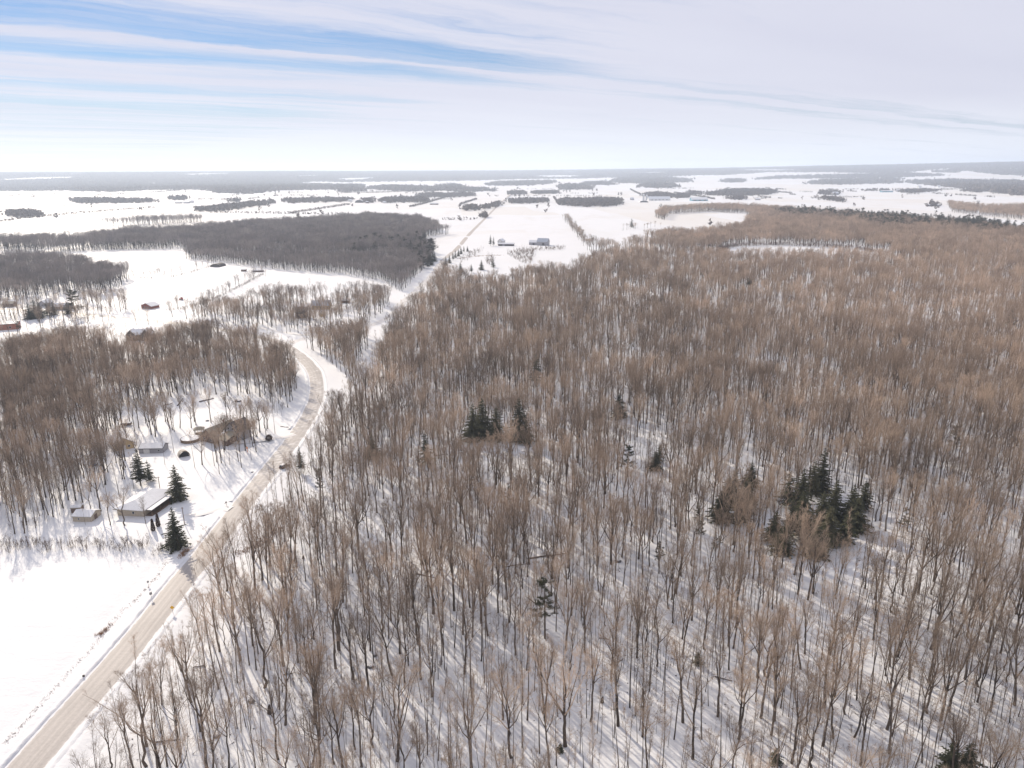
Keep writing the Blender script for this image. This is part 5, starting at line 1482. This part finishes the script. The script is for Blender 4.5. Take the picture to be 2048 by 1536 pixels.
under = jitter(F1, 5.2, 35, thin=(.04, -.1)); under = under[(np.hypot(*under.T) < 620) & (np.hypot(*under.T) > 90)]
u4 = free(jitter(F4, 7.0, 36, thin=(.05, 0.0)), 0)
stuff_wood('undergrowth', 'thin saplings and whips scattered between the forest trunks', 'undergrowth', np.vstack([under, u4]), 'sap', SS, .4, 1.15, 37, wide=(.7, 1.1))
hr = np.vstack([hedge([(330, 622), (372, 617), (410, 605), (450, 588), (490, 568), (526, 549)], 3.0, 2.0, 41), hedge([(265, 556), (300, 556), (330, 556), (370, 548), (405, 538), (428, 531)], 6, 1.5, 42)])
stuff_wood('hedgerow', 'thin hedgerow climbing the fields on the left', 'hedgerow', hr, 'bare', BS, .35, .72, 43, picks=[6, 7, 9, 4, 1, 3])
hr1 = np.vstack([hedge([(330, 622), (372, 617), (410, 605), (450, 588), (490, 568), (526, 549)], .9, 1.2, 44), hedge([(265, 556), (330, 556), (370, 548), (428, 531)], 1.6, 1.0, 45)])
stuff_wood('hedge_brush', 'reddish brush at the foot of the left hedgerow', 'brush', hr1, 'sap', SS, .35, .7, 46, wide=(1.2, 1.8))
hr2 = np.vstack([hedge([(1131, 436), (1140, 448), (1152, 464), (1166, 480), (1178, 494)], 3.2, 4.0, 47), hedge([(1240, 462), (1262, 458), (1290, 457), (1318, 452)], 9, 3, 48)])
stuff_wood('field_hedge', 'brown hedge running up the fields past the farm', 'hedge', hr2, 'bare', BS, .4, .75, 49, wide=(1.1, 1.5), picks=[3, 4, 5, 7, 9])
fb = np.vstack([jitter(wp((1010, 508), (1050, 498), (1070, 500), (1068, 515), (1062, 528), (1040, 526), (1025, 515)), 5.5, 50), jitter(wp((1060, 498), (1130, 494), (1128, 500), (1065, 503)), 6, 51), jitter(wp((915, 522), (940, 505), (972, 500), (950, 512), (925, 530)), 8, 52), jitter(wp((970, 520), (985, 512), (990, 528), (975, 532)), 5, 53)])
stuff_wood('farm_brush', 'round clumps of dull brown brush below the farm', 'brush', fb, 'sap', SS, .9, 1.5, 54, wide=(1.3, 1.9))

# ------------------------------------------------------------------ dry grass, fallen trunks, stumps, litter
def tufts(name, label, line_px, n, width, seed, mat, h_=(.4, .9)):
    rg = np.random.default_rng(seed); L = smooth_line([ground(*p) for p in line_px], 6); b = MB()
    for i in range(n):
        k = rg.integers(0, len(L) - 1); p = L[k] + (L[k + 1] - L[k]) * rg.random() + rg.normal(0, width, 2)
        z = z_at(*p)
        for j in range(4):
            d = unit(np.array([*rg.normal(0, .5, 2), 1.0])); b.blade(np.array([p[0] + rg.normal(0, .12), p[1] + rg.normal(0, .12), z - .05]), d, rg.uniform(*h_), .09, np.array([1.0, 0, 0]))
    return tag(b.build(name, mat), label, 'grass', kind='stuff')


tufts('dry_grass', 'rusty dry grass poking through along the verges', [(365, 1112), (372, 1105), (380, 1098)], 160, .9, 60, MAT['rust_grass'])
tufts('weeds', 'sparse weeds along the field side of the road', [(8, 1490), (75, 1415), (150, 1330), (205, 1270), (235, 1230), (290, 1180), (340, 1115)], 420, .5, 61, MAT['wood'], (.15, .5))
tufts('verge_grass', 'tawny grass strip beside the wood edge and road', [(470, 1108), (520, 1085), (560, 1055)], 420, 1.3, 62, MAT['rust_grass'])
tufts('field_grass', 'rusty grass along the farm ditches', [(915, 517), (960, 512), (1000, 511)], 200, 3.0, 63, MAT['rust_grass'], (1.2, 2.2))
tufts('clump_grass', 'rusty weed clumps on the near field verge', [(197, 1268), (206, 1262), (222, 1248)], 70, .5, 64, MAT['rust_grass'], (.5, 1.1))


def log(px0, px1, r_, label, snow=True, name='fallen_trunk'):
    a, b_ = ground(*px0), ground(*px1)
    z0, z1 = z_at(*a) + r_ * .7, z_at(*b_) + r_ * .7
    c = (a + b_) / 2
    o = empty(name, (*c, 0), 0, label, 'log', 'fallen trunks')
    mb = MB(); rg = np.random.default_rng(int(px0[0])); n = 7
    P = [np.array([*(a + (b_ - a) * i / (n - 1) - c + rg.normal(0, .06, 2)), z0 + (z1 - z0) * i / (n - 1) + .1 * math.sin(i)]) for i in range(n)]
    mb.tube(P, [r_ * (1.1 - .6 * i / (n - 1)) for i in range(n)], 7, True); mb.build('stem', MAT['log'], o)
    br = MB()
    for k in range(5):
        q, d = along(P, rg.uniform(.35, .98)); limb(br, q, unit(np.array([rg.normal(0, 1), rg.normal(0, 1), .7])), rg.uniform(.8, 2.2), .05, .015, 4, 3, .15, 0, rg)
    br.build('branch', MAT['log'], o)
    if snow:
        sn = MB(); sn.tube([p + np.array([0, 0, r_ * .62]) for p in P[:5]], [r_ * .62 * (1 - .08 * i) for i in range(5)], 6, True); sn.build('snow_cover', MAT['snowcap'], o)
    return o


z2 = lambda a, b: (600 + a / Zm, 1050 + b / Zm)
z1_ = lambda a, b: (a / Zm, 1050 + b / Zm)
log(z2(1330, 205), z2(1560, 172), .26, 'long fallen trunk lying across mid slope', False)
log(z2(1210, 245), z2(1340, 228), .15, 'thin fallen pole just below the long fallen trunk', False)
log(z2(680, 290), z2(790, 310), .22, 'fallen trunk among saplings nearer the road')
log(z2(1815, 815), z2(1890, 785), .22, 'short fallen trunk by a forked tree low in the wood')
log(z2(1335, 430), z2(1400, 475), .24, 'slanting fallen trunk at the foot of the clear stemmed pine')
log(z2(1750, 660), z2(1810, 668), .2, 'short bare log right of the clear stemmed pine')
log(z1_(900, 1280), z1_(1050, 1255), .2, 'fallen trunk near the lower corner of the wood')
log(z1_(1660, 880), z1_(1715, 868), .18, 'small log between slim trees near the glade')
log(z1_(1200, 830), z1_(1130, 838), .18, 'small log at the wood edge above the corner trees')
log((1585, 688), (1650, 694), .3, 'long fallen trunk far up the wood')
log((868, 912), (925, 905), .25, 'fallen trunk below the bushy pine near the bend')
log((1015, 968), (1050, 960), .2, 'fallen pole in the snowy gap under the dark conifer group')
log((1430, 1355), (1465, 1362), .2, 'log half sunk in snow in the lower wood')
log((399, 805), (428, 797), .35, 'dark log in the clearing behind the gabled house')
log((355, 812), (366, 796), .3, 'dark slanting log at the clearing edge', False)
log((326, 812), (345, 806), .3, 'log next to the slanting one in the clearing')
log((470, 803), (482, 801), .3, 'short dark log at the far end of the clearing')
log((560, 852), (578, 855), .18, 'thin branch on the snow beside the road bend', False)
log((1838, 690), (1875, 694), .25, 'fallen trunk far off near the picture edge')


def stump(px, hh, r_, label):
    c = ground(*px); o = empty('stump', (*c, z_at(*c)), 0, label, 'stump', 'stumps of the wood')
    mb = MB(); rg = np.random.default_rng(int(px[0] * 7)); s = 9; vs = []
    for k in range(s): q = 6.283 * k / s; vs.append((r_ * 1.3 * math.cos(q), r_ * 1.3 * math.sin(q), -.2))
    for k in range(s): q = 6.283 * k / s; vs.append((r_ * .8 * math.cos(q), r_ * .8 * math.sin(q), hh * rg.uniform(.55, 1.0)))
    vs.append((0, 0, hh * .6))
    mb.add(vs, [(k, (k + 1) % s, s + (k + 1) % s, s + k) for k in range(s)] + [(s + k, s + (k + 1) % s, 2 * s) for k in range(s)])
    mb.build('stem', MAT['log'], o)
    return o


stump(z1_(1580, 1105), 2.3, .5, 'broken brown stump as tall as a man near the glade')
stump(z2(1768, 1030), 1.9, .35, 'dark splintered stump right of the broad vase-shaped tree')
stump(z2(1228, 330), 3.0, .3, 'snapped tall stump on mid slope above the pine')
stump(z1_(490, 890), .9, .3, 'low stump at the road verge corner')
stump(z2(20, 200), 1.2, .35, 'small stump in the upper part of the glade')
stump((1360, 1150), 1.4, .3, 'small dark stump under the sparse pine in mid slope')

rg = np.random.default_rng(77)
lit = jitter(F1, 2.6, 70, thin=(.03, .05)); lit = lit[np.hypot(*lit.T) < 420]
b = MB()
zl = height(lit)
for (x, y), z in zip(lit, zl):
    if rg.random() < .55:
        a = rg.uniform(0, 6.28); d = np.array([math.cos(a), math.sin(a), rg.uniform(0, .5)]); L = rg.uniform(.5, 2.2); wd = rg.uniform(.03, .10)
        s = np.array([-math.sin(a), math.cos(a), 0]) * wd
        p = np.array([x, y, z + .05]); q = p + unit(d) * L
        b.add([p - s, p + s, p + np.array([0, 0, wd * 1.6]), q], [(0, 1, 3), (1, 2, 3), (2, 0, 3)])
    else:
        r_ = rg.uniform(.10, .32); k = rg.uniform(.6, 1.3, 5)
        vs = [(x + r_ * k[i] * math.cos(1.5708 * i), y + r_ * k[i] * .8 * math.sin(1.5708 * i), z - .02) for i in range(4)] + [(x, y, z + r_ * .7 * k[4])]
        b.add(vs, [(0, 1, 4), (1, 2, 4), (2, 3, 4), (3, 0, 4)])
tag(b.build('forest_litter', MAT['log']), 'fallen sticks and small stones poking out of the forest snow', 'litter', kind='stuff')
for i, (px, r_, lab) in enumerate([(z2(415, 840), .75, 'dark boulder with a snowy back in the glade'), (z2(440, 770), .6, 'smaller dark rock just above the glade boulder'), ((478, 803), 1.0, 'dark boulder at the back of the house clearing'), ((415, 842), .7, 'rock by the garden wall behind the gabled house'), ((505, 945), .5, 'dark rock below the yard grove'), (z2(1860, 215), .9, 'dark boulder on the upper slope'), (z1_(1470, 1035), .7, 'rock by the tall broken stump'), (z1_(1270, 1235), .6, 'rock among the corner trees')]):
    c = ground(*px); rg2 = np.random.default_rng(i + 900)
    o = empty('boulder', (*c, z_at(*c)), rg2.uniform(0, 6), lab, 'rock', 'boulders')
    b = MB(); vs = []
    for zf, rf in ((-.3, .9), (.25, 1.0), (.6, .72), (.8, .3)):
        for k in range(8): q = 6.283 * k / 8; rr_ = r_ * rf * rg2.uniform(.8, 1.2); vs.append((rr_ * 1.3 * math.cos(q), rr_ * math.sin(q), r_ * zf))
    b.add(vs, [(l * 8 + k, l * 8 + (k + 1) % 8, l * 8 + 8 + (k + 1) % 8, l * 8 + 8 + k) for l in range(3) for k in range(8)] + [tuple(range(24, 32))]); b.build('stone', MAT['rock'], o)
    b2 = MB(); b2.add([(x * .8, y * .8, z + r_ * .12) for x, y, z in vs[16:32]], [(k, (k + 1) % 8, 8 + (k + 1) % 8, 8 + k) for k in range(8)] + [tuple(range(8, 16))]); b2.build('snow_cover', MAT['snowcap'], o)

# ------------------------------------------------------------------ the far country: woods that read as masses
def far_trees(name, label, pts, H, wd, ntri, seed, mat, base=.22):
    rg = np.random.default_rng(seed); n = len(pts)
    if n == 0: return
    z = height(pts); h_ = H * rg.uniform(.75, 1.15, n)
    C = np.repeat(np.column_stack([pts, z]), ntri, 0); hh = np.repeat(h_, ntri)
    m = len(C)
    q = rg.uniform(0, 6.283, m); u_ = rg.uniform(base, 1.0, m)
    prof = np.sqrt(np.clip(1 - ((u_ - .62) / .42) ** 2, .02, 1)) * wd * rg.uniform(.3, 1, m)
    ctr = C + np.column_stack([np.cos(q) * prof, np.sin(q) * prof, hh * u_ - .8])
    s = wd * rg.uniform(.55, 1.0, m)
    d1 = rg.normal(0, 1, (m, 3)); d1 /= np.linalg.norm(d1, axis=1)[:, None]; d1[:, 2] = np.abs(d1[:, 2])
    d2 = rg.normal(0, 1, (m, 3)); d2 -= (d2 * d1).sum(1)[:, None] * d1; d2 /= np.linalg.norm(d2, axis=1)[:, None]
    V = np.stack([ctr + d1 * (s * 1.2)[:, None], ctr - d1 * (s * .6)[:, None] + d2 * (s * .55)[:, None], ctr - d1 * (s * .6)[:, None] - d2 * (s * .55)[:, None]], 1).reshape(-1, 3)
    me = fast_mesh(name, V, np.arange(3 * m).reshape(-1, 3), mat)
    o = bpy.data.objects.new(name, me); col.objects.link(o)
    return tag(o, label, 'woodland', kind='stuff')


def far_points(r_0, r_1, cell, seed):
    rg = np.random.default_rng(seed)
    n = int(R(84) * (r_1 ** 2 - r_0 ** 2) / 2 / cell ** 2)
    r_ = np.sqrt(rg.uniform(r_0 ** 2, r_1 ** 2, n)); a = rg.uniform(R(-42), R(42), n)
    return np.column_stack([np.sin(a) * r_, np.cos(a) * r_])


Z1 = lambda *p: [(x / Zm, 300 + y / Zm) for x, y in p]
Z2 = lambda *p: [(680 + x / Zm, 300 + y / Zm) for x, y in p]
Z3 = lambda *p: [(1348 + x / Zm, 300 + y / Zm) for x, y in p]
MID = [Z1((30, 388), (60, 372), (150, 366), (235, 380), (245, 392), (150, 396)), Z1((415, 298), (560, 293), (700, 296), (920, 302), (910, 308), (700, 312), (450, 314)), Z1((1140, 358), (1300, 338), (1480, 318), (1600, 306), (1600, 314), (1400, 345), (1280, 362), (1160, 362)),
       Z1((980, 286), (1090, 282), (1090, 294), (1000, 295)), Z1((1640, 300), (1900, 292), (2048, 296), (2048, 300), (1700, 312)), Z1((1330, 300), (1400, 298), (1400, 305), (1340, 306)),
       Z2((230, 302), (300, 290), (500, 288), (502, 306), (400, 308), (250, 309)), Z2((690, 352), (760, 340), (830, 345), (930, 318), (940, 322), (860, 350), (700, 356)), Z2((985, 313), (1000, 300), (1120, 300), (1210, 298), (1210, 308), (1080, 314)), Z2((985, 262), (1000, 248), (1080, 252), (1080, 263)),
       Z2((1120, 253), (1270, 248), (1270, 256), (1130, 258)), Z2((1280, 322), (1290, 300), (1400, 296), (1640, 296), (1642, 322), (1560, 332), (1400, 333)), Z2((450, 276), (500, 264), (640, 266), (780, 262), (780, 270), (640, 278)), Z2((1785, 275), (1790, 262), (1860, 258), (1930, 266), (1990, 280), (1900, 278)),
       Z2((820, 402), (850, 385), (865, 390), (850, 405)), Z2((0, 300), (40, 295), (45, 302), (0, 306)), Z2((140, 302), (200, 300), (200, 308), (140, 310)),
       Z3((180, 262), (260, 252), (300, 240), (430, 232), (560, 240), (585, 250), (550, 262), (400, 268), (240, 268)), Z3((1085, 238), (1200, 228), (1330, 222), (1440, 224), (1400, 236), (1200, 240)), Z3((860, 290), (880, 284), (1000, 300), (990, 306)), Z3((850, 262), (870, 248), (970, 252), (960, 262)), Z3((90, 250), (180, 262), (90, 262)),
       Z3((1320, 250), (1400, 236), (1550, 226), (1560, 240), (1400, 252)), Z3((1640, 228), (1700, 232), (1800, 244), (1780, 250), (1660, 238)), Z3((0, 272), (80, 268), (80, 280), (0, 282)), Z3((1490, 325), (1540, 325), (1540, 333), (1490, 333)), Z3((320, 285), (420, 285), (420, 291), (320, 291))]
HEDGES = [Z1((0, 418), (250, 388), (600, 358), (905, 336)), Z1((1220, 366), (1600, 372), (2048, 378)), Z1((1690, 372), (1900, 340), (2048, 318)), Z2((410, 334), (520, 305), (700, 250)), Z2((700, 320), (800, 285)), Z2((600, 408), (830, 408)), Z2((1250, 272), (1285, 322)),
          Z2((1700, 228), (1760, 255)), Z3((0, 244), (120, 262), (240, 285)), Z3((590, 240), (690, 250)), Z3((880, 275), (1110, 272)), Z3((1440, 240), (1690, 232), (1950, 256)), Z1((0, 380), (0, 380)), Z2((930, 330), (985, 275)), Z2((900, 360), (960, 310)), Z3((590, 200), (760, 196)), Z2((0, 258), (350, 245)), Z2((150, 255), (480, 242)), Z1((330, 332), (440, 330)), Z1((880, 260), (1060, 245)), Z1((1200, 252), (1500, 244)), Z3((700, 205), (1300, 200))]
pm_ = far_points(1500, 4600, 11.5, 81)
pp = proj(np.column_stack([pm_, height(pm_)]))
mk = np.zeros(len(pm_), bool)
pj_ = pp + np.random.default_rng(6).normal(0, 1, pp.shape) * np.array([4.0, .7])
for pol in MID: mk |= inside(pj_, pol)
# scattered single trees in the open fields
mk |= (np.random.default_rng(2).random(len(pm_)) < .0012) & (rdist(pm_) > 30) & ~inside(pm_, F3) & ~inside(pm_, F5)
dd1 = SIDE_ROAD[-1] - SIDE_ROAD[60]; dd1 /= np.linalg.norm(dd1); dd2 = np.array([dd1[1], -dd1[0]])
rh = np.random.default_rng(5)
rows_ = [hedge(h_, 4.0, 2.0, 300 + k) for k, h_ in enumerate(HEDGES) if abs(h_[0][0] - h_[-1][0]) + abs(h_[0][1] - h_[-1][1]) > 2]
o0 = SIDE_ROAD[-1]
for ia in range(-4, 9):
    for ib in range(-16, 17):
        for kind_ in (0, 1):
            if rh.random() > (.26, .17)[kind_]: continue
            a0, b0 = ia * 420.0, ib * 230.0
            n_ = int((230, 420)[kind_] / 4.5)
            tt = rh.random(n_); tt = tt[np.sin(tt * rh.uniform(6, 16) + rh.uniform(0, 6)) > rh.uniform(-1.1, .3)]
            q = o0 + (np.outer(np.full(len(tt), a0), dd1) + np.outer(b0 + tt * 230, dd2) if kind_ == 0 else np.outer(a0 + tt * 420, dd1) + np.outer(np.full(len(tt), b0), dd2)) + rh.normal(0, 1.8, (len(tt), 2))
            rows_.append(q)
rows_ = np.vstack(rows_)
rows_ = rows_[(np.hypot(*rows_.T) > 1500) & (np.hypot(*rows_.T) < 5200) & (rows_[:, 1] > 0) & ~inside(rows_, F3) & ~inside(rows_, F5) & ~inside(rows_, L1) & (rdist(rows_) > 14)]
far_trees('field_rows', 'thin tree lines and hedges between the far snow fields', rows_, 7.5, 2.6, 7, 88, MAT['far_twig'], .05)
far_trees('farm_woodland', 'copses between the far snow fields', pm_[mk], 15, 5.5, 11, 82, MAT['far_twig'])

FARW = [Z1((-900, 240), (130, 240), (380, 238), (620, 246), (900, 234), (1180, 232), (1290, 252), (1500, 258), (1560, 245), (1640, 238), (1800, 234), (2100, 226), (2110, 212), (1700, 205), (2048, 196), (2048, 130), (-900, 130)),
        Z2((0, 246), (0, 222), (60, 214), (120, 230), (118, 245)), Z2((160, 228), (300, 214), (560, 226), (562, 241), (400, 243)), Z2((575, 236), (590, 212), (690, 208), (712, 228), (900, 236), (898, 243), (700, 246)), Z2((858, 208), (900, 194), (1240, 184), (1242, 196), (1100, 208)),
        Z2((1280, 232), (1300, 208), (1440, 208), (1462, 232)), Z2((1440, 205), (1460, 192), (1580, 194), (1582, 206)), Z2((1602, 192), (1640, 168), (1800, 158), (2040, 170), (2038, 188), (1800, 196)), Z2((1762, 220), (1790, 200), (1920, 198), (1970, 222)),
        Z2((-300, 188), (300, 184), (800, 178), (1000, 170), (1400, 166), (2048, 150), (2400, 120), (2048, 90), (-300, 110)), Z3((460, 174), (640, 168), (1190, 166), (1570, 150), (1500, 136), (600, 158)), Z3((780, 200), (860, 182), (1100, 172), (1310, 168), (1300, 194), (1000, 202)), Z3((295, 190), (310, 176), (390, 176), (402, 190)),
        Z3((1340, 190), (1450, 182), (1660, 178), (1800, 182), (2100, 186), (2600, 190), (2600, 300), (2100, 272), (1900, 254), (1700, 226), (1500, 206)), Z3((-300, 150), (300, 146), (560, 128), (1100, 134), (1570, 148), (1700, 120), (2100, 168), (2600, 160), (2600, 40), (-300, 90))]
GAPS = [Z1((478, 180), (570, 176), (575, 184), (500, 186)), Z1((648, 184), (700, 178), (745, 184), (690, 192)), Z1((860, 196), (935, 192), (945, 202), (880, 206)), Z1((1000, 197), (1075, 194), (1080, 202)), Z1((1335, 196), (1400, 194), (1400, 204)), Z1((1390, 234), (1500, 220), (1525, 234), (1470, 242)), Z1((1710, 196), (1850, 184), (2060, 190), (2060, 210), (1750, 206)), Z1((150, 190), (260, 186), (260, 194)),
        Z1((-100, 140), (500, 146), (560, 138)), Z2((900, 150), (935, 146), (930, 154)), Z3((620, 132), (960, 128), (960, 142), (760, 142)), Z3((1130, 150), (1200, 148), (1200, 154)), Z3((1310, 174), (1700, 150), (1900, 160), (1700, 178)), Z3((1350, 130), (1620, 106), (1640, 116), (1450, 138)), Z3((660, 115), (720, 114), (720, 120)), Z3((1870, 112), (2048, 110), (2048, 120)), Z3((1950, 160), (2100, 152), (2100, 172)), Z3((0, 160), (480, 142), (560, 150), (440, 170), (0, 172)), Z3((1060, 102), (1180, 100), (1180, 106)), Z2((280, 186), (420, 180), (520, 186))]
pf = far_points(3600, 15000, 24.0, 83)
pp = proj(np.column_stack([pf, height(pf)]))
mk = np.zeros(len(pf), bool)
pj_ = pp + np.random.default_rng(8).normal(0, 1, pp.shape) * np.array([6.0, .5])
for pol in FARW: mk |= inside(pj_, pol)
for pol in GAPS: mk &= ~inside(pj_, pol)
nv = np.array([mnoise.noise((p[0] * .0011, p[1] * .0005, 4.4)) for p in pf])
mk &= ~((nv > .42) & (pp[:, 1] < 362))
far_trees('far_woodland', 'blue-grey woods that cover the country out to the horizon', pf[mk], 17, 15, 4, 84, MAT['far_twig'], .05)
pf = far_points(13000, 16500, 42.0, 85)
far_trees('horizon_woodland', 'hazy woods on the skyline', pf, 17, 24, 3, 86, MAT['far_twig'], .05)

# ------------------------------------------------------------------ the air
m = bpy.data.materials.new('haze_air'); m.use_nodes = True
t = NT(m.node_tree); m.node_tree.nodes.clear()
pv = t.n('ShaderNodeVolumePrincipled'); pv.inputs['Color'].default_value = (0.74, 0.85, 1.0, 1); pv.inputs['Density'].default_value = 9.0e-5; pv.inputs['Anisotropy'].default_value = 0.3
mo = t.n('ShaderNodeOutputMaterial'); t.link(pv.outputs[0], mo.inputs['Volume'])
hz = MB().box(-22500, 22500, -22500, 22500, -2.0, 290.0).build('haze', m)
tag(hz, 'thin blue winter haze over the country', kind='stuff')
